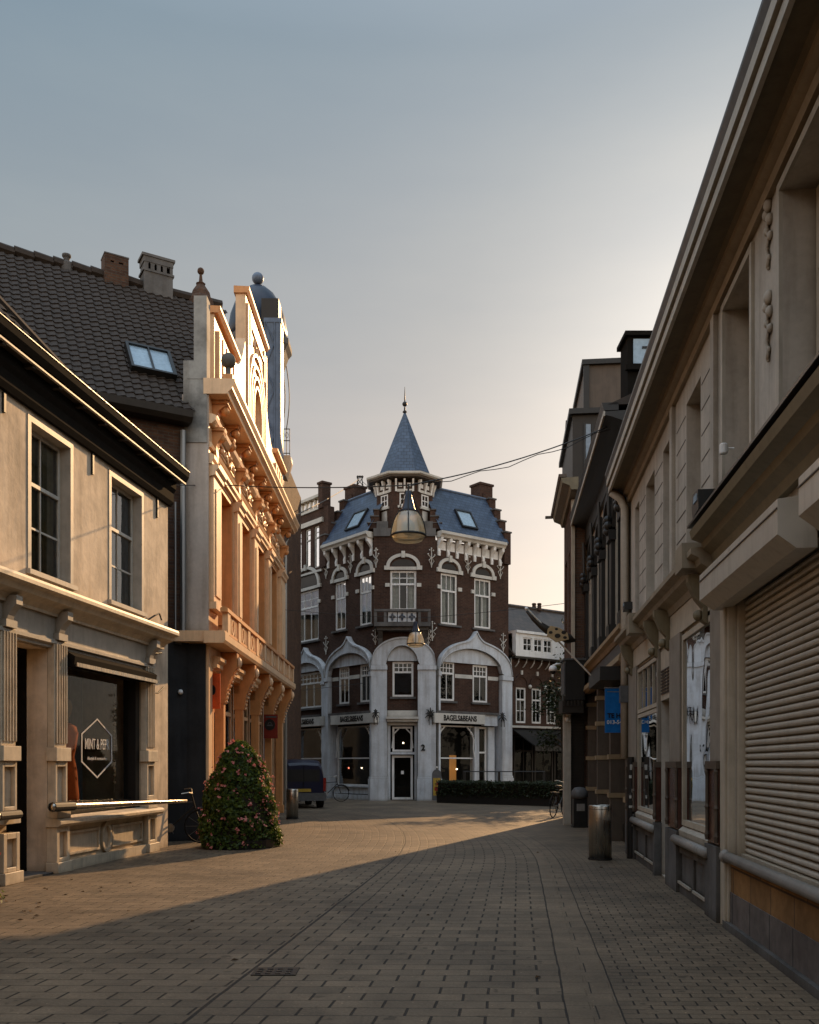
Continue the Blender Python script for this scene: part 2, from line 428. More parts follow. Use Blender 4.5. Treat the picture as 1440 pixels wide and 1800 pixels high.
def tiled(P0, U, V, w, l, tw=.24, tl=.31, amp=.022, step=.035, trim=None):
    """pantile surface: P0 lower corner, U along the eave, V up the slope"""
    U = Vector(U).normalized(); V = Vector(V).normalized(); N = U.cross(V).normalized()
    if N.z < 0: N = -N
    mb = MB(); na = int(w/tw)*5; nb = int(l/tl)
    for j in range(nb):
        vs = []
        for k in (0, 1):
            for i in range(na+1):
                a = w*i/na; ph = (a/tw) % 1
                z = amp*(math.sin(2*math.pi*ph)+.4*math.sin(4*math.pi*ph)) + (step if k == 0 else 0)+random.uniform(-.003, .003)
                b = (j+k*1.04)*tl
                vs.append(Vector(P0)+U*a+V*b+N*z)
        lo = len(vs)
        for i in range(na+1):
            a = w*i/na
            vs.append(Vector(P0)+U*a+V*(j*tl)+N*(-.01))
        fs = [[i, i+1, na+1+i+1, na+1+i] for i in range(na)]+[[lo+i, lo+i+1, i+1, i] for i in range(na)]
        if trim: fs = [f for f in fs if trim(sum((vs[q] for q in f), Vector())/len(f))]
        mb.mesh(vs, fs)
    return mb
# ------------------------------------------------------------------ camera, light, sky
cam = bpy.data.cameras.new('camera'); co = bpy.data.objects.new('camera', cam); COL.objects.link(co)
co.location = (0, 0, EYE); co.rotation_euler = (R(90), 0, 0)
cam.sensor_fit = 'HORIZONTAL'; cam.sensor_width = 36; cam.lens = 36*F/1440; cam.shift_y = (HY-900)/1440
cam.clip_start = .1; cam.clip_end = 3000; SC.camera = co
SUN_AZ, SUN_EL = R(23.2), R(22.5)
sl = bpy.data.lights.new('sun', 'SUN'); sl.energy = 5; sl.angle = R(.5); sl.color = (1, .61, .29)
so = bpy.data.objects.new('sun', sl); COL.objects.link(so)
dv = Vector((math.sin(SUN_AZ)*math.cos(SUN_EL), math.cos(SUN_AZ)*math.cos(SUN_EL), math.sin(SUN_EL)))
so.rotation_euler = dv.to_track_quat('Z', 'Y').to_euler(); so.location = (20, 40, 30)
w = bpy.data.worlds.new('World'); SC.world = w; w.use_nodes = True; nt = w.node_tree
bg = nt.nodes['Background']
sky = node(nt, 'ShaderNodeTexSky', sky_type='NISHITA', sun_disc=False)
sky.sun_elevation = SUN_EL; sky.sun_rotation = SUN_AZ; sky.dust_density = 1.6; sky.air_density = 1.0; sky.ozone_density = 1.5
hs = node(nt, 'ShaderNodeHueSaturation', inp={'Saturation': .55, 'Value': .62}); lk(nt, sky.outputs[0], hs.inputs['Color'])
tc = node(nt, 'ShaderNodeTexCoord'); sx = node(nt, 'ShaderNodeSeparateXYZ'); lk(nt, tc.outputs['Generated'], sx.inputs[0])
rmp = node(nt, 'ShaderNodeValToRGB'); lk(nt, sx.outputs[2], rmp.inputs[0])
els = rmp.color_ramp.elements
els[0].position = 0; els[0].color = (6.4, 4.7, 2.9, 1)
els[1].position = 1.0; els[1].color = (5.5, 6.3, 7.0, 1)  # overhead sky out of view boosted as added fill light
for p, c in ((.10, (6.2, 4.9, 3.6, 1)), (.24, (4.9, 4.15, 3.5, 1)), (.42, (3.4, 3.35, 3.15, 1)), (.62, (2.05, 2.6, 2.95, 1)), (.74, (3.2, 4.0, 4.8, 1))):
    e = els.new(p); e.color = c
# warmer towards the sun; rear sky boosted as added fill for shaded facades
dt = node(nt, 'ShaderNodeVectorMath', operation='DOT_PRODUCT'); lk(nt, tc.outputs['Generated'], dt.inputs[0])
dt.inputs[1].default_value = (math.sin(SUN_AZ), math.cos(SUN_AZ), .12)
mr = node(nt, 'ShaderNodeMapRange'); lk(nt, dt.outputs['Value'], mr.inputs[0])
mr.inputs[1].default_value = -1.0; mr.inputs[2].default_value = 1.0; mr.inputs[3].default_value = 0; mr.inputs[4].default_value = 1
side, _ = None, None
sr = node(nt, 'ShaderNodeValToRGB'); lk(nt, mr.outputs[0], sr.inputs[0])
sr.color_ramp.elements[0].color = (2.3, 2.35, 2.4, 1); sr.color_ramp.elements[1].color = (1.10, 1.03, .94, 1)
for p, c in ((.52, (2.2, 2.25, 2.35, 1)), (.72, (.74, .88, .98, 1)), (.84, (.84, .91, .95, 1)), (.92, (.95, .95, .95, 1))):
    e = sr.color_ramp.elements.new(p); e.color = c
grad = mixc(nt, rmp.outputs[0], sr.outputs[0], 1.0, 'MULTIPLY')
fin = mixc(nt, hs.outputs[0], grad, .72)
hz = node(nt, 'ShaderNodeMapping'); hz.inputs['Scale'].default_value = (1.2, 1.2, 5); lk(nt, tc.outputs['Generated'], hz.inputs[0])
hn = node(nt, 'ShaderNodeTexNoise', inp={'Scale': 2.2, 'Detail': 5, 'Roughness': .55}); lk(nt, hz.outputs[0], hn.inputs[0])
hr = node(nt, 'ShaderNodeValToRGB'); lk(nt, hn.outputs[0], hr.inputs[0]); hr.color_ramp.elements[0].position = .3; hr.color_ramp.elements[1].position = .7
hr.color_ramp.elements[0].color = (.95, .96, .98, 1); hr.color_ramp.elements[1].color = (1.06, 1.045, 1.03, 1)
fin = mixc(nt, fin, hr.outputs[0], 1.0, 'MULTIPLY')
lk(nt, fin, bg.inputs[0]); bg.inputs[1].default_value = .14
SC.view_settings.view_transform = 'Standard'; SC.view_settings.look = 'None'; SC.view_settings.exposure = 0
SC.cycles.max_bounces = 8; SC.cycles.transparent_max_bounces = 12; SC.cycles.caustics_reflective = False

# ------------------------------------------------------------------ ground
def groundmat():
    m, nt, b = nmat('street_pavers')
    g = node(nt, 'ShaderNodeNewGeometry'); sp = node(nt, 'ShaderNodeSeparateXYZ'); lk(nt, g.outputs['Position'], sp.inputs[0])
    def mth(op, a, c=None, clamp=False):
        n = node(nt, 'ShaderNodeMath', operation=op, use_clamp=clamp)
        for i, x in enumerate((a, c)):
            if x is None: continue
            if isinstance(x, (int, float)): n.inputs[i].default_value = x
            else: lk(nt, x, n.inputs[i])
        return n.outputs[0]
    X, Y = sp.outputs[0], sp.outputs[1]
    t = mth('MINIMUM', mth('MAXIMUM', mth('SUBTRACT', Y, 14), 0), 22)
    u = mth('ADD', mth('SUBTRACT', X, mth('MULTIPLY', Y, .12)), mth('MULTIPLY', mth('MULTIPLY', t, t), .012))
    wob = node(nt, 'ShaderNodeTexNoise', inp={'Scale': .9, 'Detail': 3}); lk(nt, g.outputs['Position'], wob.inputs[0])
    u = mth('ADD', u, mth('MULTIPLY', mth('SUBTRACT', wob.outputs[0], .5), .035))
    v = mth('ADD', mth('ADD', Y, mth('MULTIPLY', X, .02)), mth('MULTIPLY', wob.outputs[0], .05))
    def bricks(uu, vv, w_, h_, ms, c1, c2, mort, off=.5):
        cb = node(nt, 'ShaderNodeCombineXYZ'); lk(nt, uu, cb.inputs[0]); lk(nt, vv, cb.inputs[1])
        br = node(nt, 'ShaderNodeTexBrick', inp={'Scale': 1.0, 'Mortar Size': ms, 'Brick Width': w_, 'Row Height': h_, 'Bias': -.25, 'Mortar Smooth': .3})
        br.offset = off
        br.inputs['Color1'].default_value = rgba(c1); br.inputs['Color2'].default_value = rgba(c2); br.inputs['Mortar'].default_value = rgba(mort)
        lk(nt, cb.outputs[0], br.inputs[0]); return br
    A = (.185, .142, .098); B = (.122, .096, .068); D = (.022, .018, .014)
    # u is squeezed so the joints along the street come out wider than the cross joints
    br = bricks(mth('MULTIPLY', mth('SUBTRACT', u, .31), .45), v, .346*.45, .187, .0048, A, B, D)
    br2 = bricks(mth('MULTIPLY', mth('SUBTRACT', u, .665), .5), v, .21*.5, .105, .0036, mul(A, 1.0), B, D)
    slab = bricks(mth('MULTIPLY', mth('SUBTRACT', u, .31), .5), v, .40*.5, .32, .003, A, mul(A, .92), D)
    right = mth('GREATER_THAN', u, .665); lane = mth('MULTIPLY', mth('GREATER_THAN', u, .31), mth('LESS_THAN', u, .665))
    col = mixc(nt, br.outputs[0], br2.outputs[0], right); fac = node(nt, 'ShaderNodeMix'); 
    hgt = mth('ADD', mth('MULTIPLY', br.outputs[1], mth('SUBTRACT', 1, right)), mth('MULTIPLY', br2.outputs[1], right))
    col = mixc(nt, col, slab.outputs[0], lane)
    nt.nodes.remove(fac)
    odd = bricks(mth('MULTIPLY', mth('SUBTRACT', u, .31), .45), mth('ADD', v, .187*101), .346*.45, .187, .0, (1.08, 1.06, 1.04), (.55, .54, .53), D)
    odd.inputs['Bias'].default_value = -.72
    col = mixc(nt, col, odd.outputs[0], .9, 'MULTIPLY')
    line = None
    for u0, wd in ((-2.07, .014), (-1.77, .005), (.31, .0065), (.665, .0055)):
        l = mth('LESS_THAN', mth('ABSOLUTE', mth('SUBTRACT', u, u0)), wd)
        line = l if line is None else mth('MAXIMUM', line, l)
    # cross joint lines of the drain covers beyond the bend
    col = mixc(nt, col, D, line); hgt = mth('MAXIMUM', hgt, line)
    big, n1 = noise_col(nt, (.50, .48, .46), (1.25, 1.2, 1.12), .55, g.outputs['Position'], lo=.35, hi=.65)
    med, n2 = noise_col(nt, (.72, .72, .72), (1.15, 1.15, 1.15), 3.2, g.outputs['Position'], lo=.3, hi=.7)
    fin, n3 = noise_col(nt, (.72, .72, .72), (1.2, 1.2, 1.2), 45, g.outputs['Position'], lo=.3, hi=.7)
    col = mixc(nt, col, big, .7, 'MULTIPLY'); col = mixc(nt, col, med, .8, 'MULTIPLY'); col = mixc(nt, col, fin, .8, 'MULTIPLY')
    sp1, n4 = noise_col(nt, (1, 1, 1), (2.2, 2.1, 2.0), 30, g.outputs['Position'], detail=1, lo=.735, hi=.76)
    col = mixc(nt, col, sp1, 1.0, 'MULTIPLY')
    gum, n5 = noise_col(nt, (1, 1, 1), (.45, .44, .43), 5.5, g.outputs['Position'], detail=2, lo=.66, hi=.70)
    col = mixc(nt, col, gum, .8, 'MULTIPLY')
    lk(nt, col, b.inputs['Base Color']); b.inputs['Roughness'].default_value = .62; b.inputs['Specular IOR Level'].default_value = .35
    h1 = mth('SUBTRACT', mth('MULTIPLY', n3, .35), hgt)
    # each paver sits at its own slight tilt
    h2 = mth('ADD', h1, mth('MULTIPLY', n2, 1.2))
    bump(nt, b, h2, .75, .010)
    return m
g = MB(); N = 60
g.face([(-400, -60, 0), (400, -60, 0), (400, 900, 0), (-400, 900, 0)])
gr = g.build('street_paving', groundmat(), None, kind='structure')

lv = MB(); random.seed(11)
for i in range(46):
    x_ = random.choice([random.uniform(-5.0, -3.6), random.uniform(-4, 3)]); y_ = random.uniform(6, 17) if x_ > -3.6 else random.uniform(9, 13)
    if x_ > 2.0+.1*y_: continue
    a_ = random.uniform(0, 6.28); r_ = random.uniform(.018, .035)
    lv.face([(x_+r_*k_*math.cos(a_+t_), y_+r_*k_*math.sin(a_+t_), .006+.012*(q_ % 2)) for q_, (k_, t_) in enumerate(((1.3, 0), (.6, 1.3), (1.1, 3.1), (.6, 4.7)))])
lo_ = lv.build('fallen_leaves', plain('dry_leaf', (.10, .055, .025), .8), None, kind='stuff'); lo_['label'] = 'few small dry leaves scattered over the paving'
# iron drain cover
dc = MB(); x0, y0 = W0.s(0), 0
cx, cy = -1.03, 7.0
dc.wbox(cx-.17, cx+.17, cy-.13, cy+.13, .001, .008)
for i in range(4):
    for j in range(3):
        dc.wbox(cx-.14+.075*i, cx-.10+.075*i, cy-.10+.075*j, cy-.065+.075*j, .008, .012)
tag(dc.build('drain_cover', M['iron']), 'small square cast iron drain cover set in the paving beside the gutter line', 'drain cover')

# ------------------------------------------------------------------ A: cream shop house on the left
FA = Fr(-5.29, 13.33, 223, 1600, 1)
sA1 = FA.s(295); sA0 = -6.5
A = thing('shop_house', 'cream plastered two storey shop house with dark eaves and a hexagon on its display window', 'shop house', (-6.5, 13.3, 0))
w1 = (FA.s(48), FA.s(128)); w2 = (FA.s(191), FA.s(252)); w0 = (w1[0]-2.6, w1[1]-2.6)
door = (FA.s(-14)-1.0, FA.s(66)); disp = (FA.s(105), FA.s(247)); dprev = (-5.6, FA.s(-14)-1.35)
mb = MB()
door = (FA.s(11), FA.s(83))
wall(mb, FA, sA0, sA1, 0, 6.68, -.32, 0, [(w1[0], w1[1], 4.30, 6.52), (w2[0], w2[1], 4.30, 6.52), (w0[0], w0[1], 4.30, 6.52),
     (door[0], door[1], 0, 3.28), (disp[0], disp[1], .80, 3.30), (dprev[0], -1.45-.4, .8, 3.3)])
mb.box(FA, sA1-.28, sA1, -4.5, -.32, 0, 6.9)
mb.build('wall', M['cream'], A)
mb = MB(); mb.box(FA, sA0, sA1-.3, -4.5, -2.4, 0, 6.85).box(FA, sA0, sA1-.3, -2.4, -.33, 3.6, 4.0).box(FA, sA0, sA1-.3, -2.4, -.33, -.05, .02)
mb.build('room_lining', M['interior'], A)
# eaves
mb = MB(); mb.sweep(FA, [(0, 6.60), (.06, 6.60), (.10, 6.68), (.10, 6.84), (.15, 6.92), (.15, 7.06), (0, 7.06)], sA0, sA1+.05)
mb.build('frieze', M['matte'], A)
mb = MB(); mb.box(FA, sA0, sA1+.12, -.1, .29, 7.062, 7.09)
for i in range(16): mb.box(FA, sA0+.7*i, sA0+.7*i+.08, .14, .28, 7.01, 7.061)
mb.build('soffit', M['darkwood'], A)
mb = MB(); mb.sweep(FA, [(.27, 7.045), (.315, 7.045), (.315, 7.07), (.27, 7.07)], sA0, sA1+.14); mb.build('fascia_board', M['greytrim'], A)
mb = MB(); mb.sweep(FA, [(.12, 7.095), (.32, 7.095), (.37, 7.18), (.38, 7.28), (.35, 7.28), (.33, 7.19), (.28, 7.14), (.12, 7.14)], sA0, sA1+.16); mb.build('gutter', M['matte'], A)
mb = MB(); mb.box(FA, sA0, sA1+.165, .355, .388, 7.281, 7.293); mb.build('gutter_lip', M['zinc'], A)
# roof: low slope with a tiled hip to the left
sh = FA.s(165, .5)
P0 = FA.p(sh, .28, 7.22)
V = (FA.p(0, -1, 1.45)-FA.p(0, 0, 0)); U = (FA.p(-1, 0, 0)-FA.p(0, 0, 0))
hipo = FA.p(sh, .28, 7.22)
def tr(c):
    a = (c-hipo); s_ = -(a.x*FA.u[0]+a.y*FA.u[1]); d_ = -(a.x*FA.n[0]+a.y*FA.n[1])
    return d_ < s_*.32
rt = tiled(P0, U, V, sh-sA0, 3.2, .2, .2, .02, .03, trim=tr)
rt.build('roof', M['tile'], A)
mb = MB(); mb.tube([hipo+Vector((0, 0, .03)), hipo+FA.p(-5.0, -1.6, 2.32)-FA.p(0, 0, 0)], .075, 6); mb.build('hip_ridge', M['tile'], A)
mb = MB(); mb.box(FA, sA0, sA1, -4.5, .11, 7.095, 7.13); mb.build('roof_deck', M['dark'], A)
# upstairs windows
for k, (a, b) in enumerate((w0, w1, w2)):
    mb = MB(); t = .085
    for x0_, x1_, y0_, y1_ in ((a-.0, a+t, 4.3, 6.52), (b-t, b, 4.3, 6.52), (a+t, b-t, 6.44, 6.52)):
        mb.box(FA, x0_, x1_, -.30, .012, y0_, y1_)
    mb.build('window_lining', M['greytrim'], A)
    mb = MB(); mb.sweep(FA, [(-.3, 4.3), (.07, 4.27), (.07, 4.34), (-.3, 4.38)], a-.04, b+.04); mb.build('window_sill', M['greytrim'], A)
    window(FA, a+t, b-t, 4.36, 6.44, -.16, A, 'frametrim', 2, 2, .62, (2, 1), fw=.06, curtain='yellowblind' if k == 1 else 'bluecurtain', cfrac=[(.0, .97)] if k == 1 else [(0, .55), (.62, 1)], dep=.05, g='clearglass', cd=.04)
# wall anchors
for px, y0_, y1_ in ((5, 690, 725), (161, 797, 834), (275, 873, 910)):
    s_ = FA.s(px); mb = MB(); mb.box(FA, s_-.025, s_+.025, 0, .035, FA.h(px, y1_), FA.h(px, y0_)); mb.build('wall_anchor', M['iron'], A)
# shopfront cornice and frieze
prof = [(0, 3.98), (.05, 4.0), (.40, 4.04), (.42, 4.00), (.42, 3.95), (.34, 3.92), (.30, 3.85), (.18, 3.80), (.12, 3.74), (.12, 3.70), (0, 3.70)]
sc1 = FA.s(278)
mb = MB(); mb.sweep(FA, [(d, h+.06) for d, h in prof], sA0, sc1); mb.build('shop_cornice', M['ivory'], A)
mb = MB()
mb.box(FA, sA0, FA.s(263), 0, .07, 3.30, 3.755)
mb.sweep(FA, [(.07, 3.34), (.12, 3.36), (.12, 3.40), (.07, 3.44)], sA0, FA.s(262))
mb.build('shop_frieze', M['greytrim'], A)
P_ = [FA.s(94), FA.s(254), FA.s(1.5), FA.s(1.5)-3.2]
for s_ in P_:
    pw = .17
    mb = MB()
    mb.box(FA, s_-pw, s_+pw, 0, .11, 1.84, 3.42)
    for i in range(5): mb.box(FA, s_-pw+.035+.068*i, s_-pw+.060+.068*i, .11, .135, 1.90, 3.36)
    mb.box(FA, s_-pw-.04, s_+pw+.04, 0, .17, 1.64, 1.84)
    mb.box(FA, s_-pw, s_-pw+.05, 0, .13, .95, 1.64).box(FA, s_+pw-.05, s_+pw, 0, .13, .95, 1.64).box(FA, s_-pw+.05, s_+pw-.05, 0, .13, 1.56, 1.64).box(FA, s_-pw+.05, s_+pw-.05, 0, .13, .95, 1.03)
    mb.box(FA, s_-pw+.05, s_+pw-.05, 0, .07, 1.03, 1.56)
    mb.box(FA, s_-pw-.03, s_+pw+.03, 0, .17, .80, .95)
    # pedestal with sunk panel
    mb.box(FA, s_-pw-.02, s_-pw+.06, 0, .16, .16, .68).box(FA, s_+pw-.06, s_+pw+.02, 0, .16, .16, .68)
    mb.box(FA, s_-pw+.06, s_+pw-.06, 0, .16, .16, .22).box(FA, s_-pw+.06, s_+pw-.06, 0, .16, .60, .68).box(FA, s_-pw+.06, s_+pw-.06, 0, .10, .22, .60)
    mb.box(FA, s_-pw-.05, s_+pw+.05, 0, .20, 0, .16)
    mb.build('pilaster', M['ivory'], A, bevel=.006)
    mb = MB()
    mb.box(FA, s_-.13, s_+.13, .0, .16, 3.42, 3.52)
    mb.prism(Fr(*FA.p(s_, 0, 0).xy, FA.n[0], FA.n[1], -1), [(.07, 3.48), (.13, 3.50), (.15, 3.58), (.19, 3.64), (.27, 3.72), (.27, 3.84), (.07, 3.84)], -.075, .075)
    mb.build('console', M['greytrim'], A)
mb = MB()
sill = [(0, .68), (.20, .68), (.24, .72), (.24, .76), (.20, .79), (0, .82)]
mb.sweep(FA, sill, FA.s(94)-.22, FA.s(268)); mb.build('shop_sill', M['ivory'], A)
mb = MB(); mb.box(FA, FA.s(98), FA.s(246), 0, .05, .12, .68)
for a, b in ((FA.s(98)+.05, (FA.s(98)+FA.s(246))/2-.22), ((FA.s(98)+FA.s(246))/2+.22, FA.s(246)-.05)):
    mb.box(FA, a, b, .05, .08, .54, .58).box(FA, a, b, .05, .08, .22, .26).box(FA, a, a+.04, .05, .08, .26, .54).box(FA, b-.04, b, .05, .08, .26, .54)
mb.box(FA, FA.s(98), FA.s(246), 0, .14, 0, .15)
mc = (FA.s(98)+FA.s(246))/2
mb.strip(FA, [(mc+.12*math.cos(t/12*math.pi), .40+.19*math.sin(t/12*math.pi)) for t in range(25)], [(mc+.17*math.cos(t/12*math.pi), .40+.25*math.sin(t/12*math.pi)) for t in range(25)], .05, .10)
mb.build('shop_plinth', M['ivory'], A)
# reveal of the door side of the pilaster, and the recessed door
mb = MB(); mb.box(FA, door[1]+.001, door[1]+.1, -.9, -.33, 0, 3.3)
mb.box(FA, door[0], door[1]+.1, -2.38, -.33, 3.2, 3.3); mb.build('door_reveal', M['matte'], A)
dr = MB(); ds0, ds1 = door[0]-.2, door[1]-.25
dr.box(FA, ds0, ds0+.09, -.80, -.74, 0.02, 3.15).box(FA, ds1-.09, ds1, -.80, -.74, .02, 3.15).box(FA, ds0+.09, ds1-.09, -.80, -.74, .02, .25).box(FA, ds0+.09, ds1-.09, -.80, -.74, 2.35, 2.45).box(FA, ds0+.09, ds1-.09, -.8, -.74, 3.06, 3.15)
dr.box(FA, ds1, door[1]+.1, -.86, -.74, 0, 3.2)
do = dr.build('door', M['dark'], A)
mb = MB(); mb.face([FA.p(ds0+.09, -.77, .25), FA.p(ds1-.09, -.77, .25), FA.p(ds1-.09, -.77, 3.06), FA.p(ds0+.09, -.77, 3.06)]); mb.build('pane', M['shopglass'], do)
mb = MB(); q = (ds0+ds1)/2+.12
mb.tube([FA.p(q, -.73, .7), FA.p(q, -.66, .72), FA.p(q, -.66, 1.95), FA.p(q, -.73, 1.97)], .02, 8); mb.build('handle', M['iron'], do)
mb = MB(); mb.box(FA, door[0], door[1]+.1, -.86, .12, .002, .03); mb.build('doorstep', M['graystone'], A)
# display window
dw = MB(); a, b = disp; t = .05
dw.box(FA, a, a+t, -.22, -.12, .82, 3.28).box(FA, b-.16, b, -.25, -.02, .82, 3.28).box(FA, a+t, b-.16, -.22, -.12, 3.10, 3.28).box(FA, a+t, b-.16, -.22, -.10, .82, .98)
dwo = dw.build('display_window', M['dark'], A)
mb = MB(); mb.face([FA.p(a+t, -.17, .98), FA.p(b-.16, -.17, .98), FA.p(b-.16, -.17, 3.1), FA.p(a+t, -.17, 3.1)]); mb.build('pane', M['shopglass'], dwo)
window(FA, dprev[0]+.05, -1.9, .82, 3.28, -.12, A, 'dark', 1, 1, None, fw=.06, name='display_window', g='shopglass')
# hexagon and lettering on the pane
hs_, hh = (FA.s(143, -.16)+FA.s(197, -.16))/2, 1.86
hw, ht = (FA.s(197, -.16)-FA.s(143, -.16))/2, .50
def hexa(k): return [(hs_-hw*k, hh-ht*.46*k), (hs_-hw*k, hh+ht*.46*k), (hs_, hh+ht*k), (hs_+hw*k, hh+ht*.46*k), (hs_+hw*k, hh-ht*.46*k), (hs_, hh-ht*k), (hs_-hw*k, hh-ht*.46*k)]
mb = MB(); mb.strip(FA, hexa(.94), hexa(1.0), -.165, -.158); mb.build('hexagon_outline', M['letter'], dwo)
text('MINT & PEPR', .25, FA, hs_-.01, hh+.06, -.155, 'letter', dwo, xs=hw*1.10, bold=.004)
text('lifestyle & accessories', .075, FA, hs_, hh-.17, -.160, 'letter', dwo, xs=.95*hw/.5)
mb = MB(); mb.box(FA, a+.05, b-.2, -.6, -.2, .80, .90); mb.build('window_shelf', M['whitewall'], A)
mb = MB(); mb.box(FA, FA.s(206), FA.s(226), -.9, -.86, .9, 3.1); mb.build('light_panel', M['ash'], A)
mb = MB(); mb.sweep(FA, [(0, 3.28), (.02, 3.08), (.20, 3.06), (.22, 3.22), (.05, 3.32)], FA.s(108), FA.s(256)); mb.build('awning_box', M['matte'], A)
mb = MB(); mb.sweep(FA, [(.205, 3.07), (.235, 3.07), (.235, 3.13), (.225, 3.13)], FA.s(110), FA.s(256)); mb.build('awning_rail', M['steel'], A)
# window goods: mannequin in an orange dress
mq = FA.p(FA.s(120, -.38), -.42, 0)
mn = thing('mannequin', 'headless mannequin in a long orange dress behind the shop window glass', 'mannequin', (mq.x, mq.y, .9))
mb = MB(); mb.lathe(mq.x, mq.y, [(.20, .92), (.20, 1.1), (.17, 1.5), (.13, 1.72), (.17, 1.95), (.19, 2.1), (.16, 2.2), (.07, 2.26)], 14); mb.build('dress', M['dress'], mn, True)
mb = MB(); mb.lathe(mq.x, mq.y, [(.05, 2.25), (.045, 2.34), (.085, 2.42), (.10, 2.52), (.075, 2.62), (.01, 2.66)], 12)
for sg in (-1, 1):
    mb.tube([mq+Vector((.02*sg, .17*sg, 1.22)), mq+Vector((.03*sg, .25*sg, .95)), mq+Vector((-.06, .20*sg, .72))], .04, 8, .03)
mb.build('figure', M['skin'], mn, True)
# hanging ornament strings in the window
mb = MB(); s_ = FA.s(201, -.35)
for i in range(12):
    p = FA.p(s_, -.35, 2.7-.13*i); mb.ball(p, random.uniform(.018, .045), 6)
mb.tube([FA.p(s_, -.35, 3.05), FA.p(s_, -.35, 1.1)], .004, 4)
tag(mb.build('bead_string', M['tan']), 'string of small ornaments hanging inside the display window', 'ornament')
# wall hooks by the corner
for pts in ([(262, 1152), (284, 1148), (272, 1148), (270, 1112), (272, 1096)], [(262, 1217), (278, 1218), (288, 1208)], [(268, 1090), (272, 1082), (280, 1078), (284, 1090)]):
    mb = MB(); mb.tube([FA.p(FA.s(px, .1), .1 if i else .0, FA.h(px, py, .1)) for i, (px, py) in enumerate(pts)], .016, 6); mb.build('bracket', M['iron'], A)
# steel rails along the shopfront
def rail(name, label, p0, p1, r0, r1, br):
    t = thing(name, label, 'rail', tuple(p0))
    mb = MB(); n = 10; pts = [p0.lerp(p1, i/n) for i in range(n+1)]; rs = [r0+(r1-r0)*i/n for i in range(n+1)]
    pts = [p0-(p1-p0).normalized()*.03]+pts+[p1+(p1-p0).normalized()*.03]; rs = [r0*.5]+rs+[r1*.4]
    mb.tube(pts, rs, 14); mb.build('bar', M['steel'], t, True)
    mb = MB(); mb.tube([br, br.lerp(p0, .95)], .03, 8); mb.tube([p0, p0.lerp(p1, .12)], r0*1.12, 12); mb.build('bracket', M['iron'], t)
rail('steel_rail', 'long tapering steel rail standing out from the display window sill', FA.p(FA.s(92, .25), .25, .985), FA.p(FA.s(327, .5), .5, .90), .062, .03, FA.p(FA.s(90, .0), .0, .985))
rail('steel_rail', 'short end of a steel rail at the left picture edge by the shop door', FA.p(FA.s(33, .25), .25, .93), FA.p(-5.2, .25, .95), .055, .05, FA.p(-3.6, 0, .95))
# ------------------------------------------------------------------ B: ornate ochre facade building
FB = Fr(-4.19, 19.0, -8, 1600, 1)
LB = 11.5
B = thing('ornate_house', 'tall ivory house with ornate gable, balcony and big dark tiled side roof', 'ornate house', (-7, 22, 0))
yb = lambda y: y-19.0
ops_up = [(yb(19.93), yb(21.71), 4.45, 7.82), (yb(22.45), yb(24.19), 4.45, 7.82), (yb(24.93), yb(26.70), 4.45, 7.82), (yb(27.35), yb(29.25), 4.45, 7.82)]
mb = MB()
wall(mb, FB, 0, LB, 3.6, 9.62, -.42, 0, ops_up)
mb.box(FB, .0, .36, -.42, 0, 0, 3.6).box(FB, LB-.5, LB, -.42, 0, 0, 3.6)
mb.build('wall', M['cream2'], B)
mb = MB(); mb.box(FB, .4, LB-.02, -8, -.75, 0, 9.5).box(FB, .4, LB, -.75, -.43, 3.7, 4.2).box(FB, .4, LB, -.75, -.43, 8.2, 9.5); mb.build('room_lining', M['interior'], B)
# upper windows
for k, o in enumerate(ops_up):
    a, b = o[0], o[1]
    mb = MB(); t = .09
    mb.box(FB, a, a+t, -.40, .03, 4.9, 7.82).box(FB, b-t, b, -.40, -.02, 4.9, 7.82).box(FB, a+t, b-t, -.40, -.02, 7.72, 7.82)
    mb.build('window_lining', M['orange'], B)
    window(FB, a+t, b-t, 4.45, 7.72, -.34, B, 'orange', 2, 1, .72, (2, 1), fw=.09, curtain='curtain', cfrac=[(0, .2), (.8, 1)], dep=.05)
# pilasters between windows
for ya, yc in ((19.08, 19.85), (21.80, 22.38), (24.27, 24.85), (26.76, 27.30), (29.35, 30.4)):
    mb = MB(); a, b = yb(ya), yb(yc)
    mb.box(FB, a, b, 0, .09, 4.95, 7.70)
    mb.box(FB, a+.12, b-.12, .09, .12, 5.15, 7.4)
    mb.sweep(FB, [(0, 7.62), (.14, 7.66), (.14, 7.74), (.20, 7.80), (.20, 7.86), (0, 7.88)], a-.05, b+.05)
    mb.box(FB, a-.05, b+.05, 0, .15, 4.85, 5.0)
    mb.build('pilaster', M['cream2'], B)
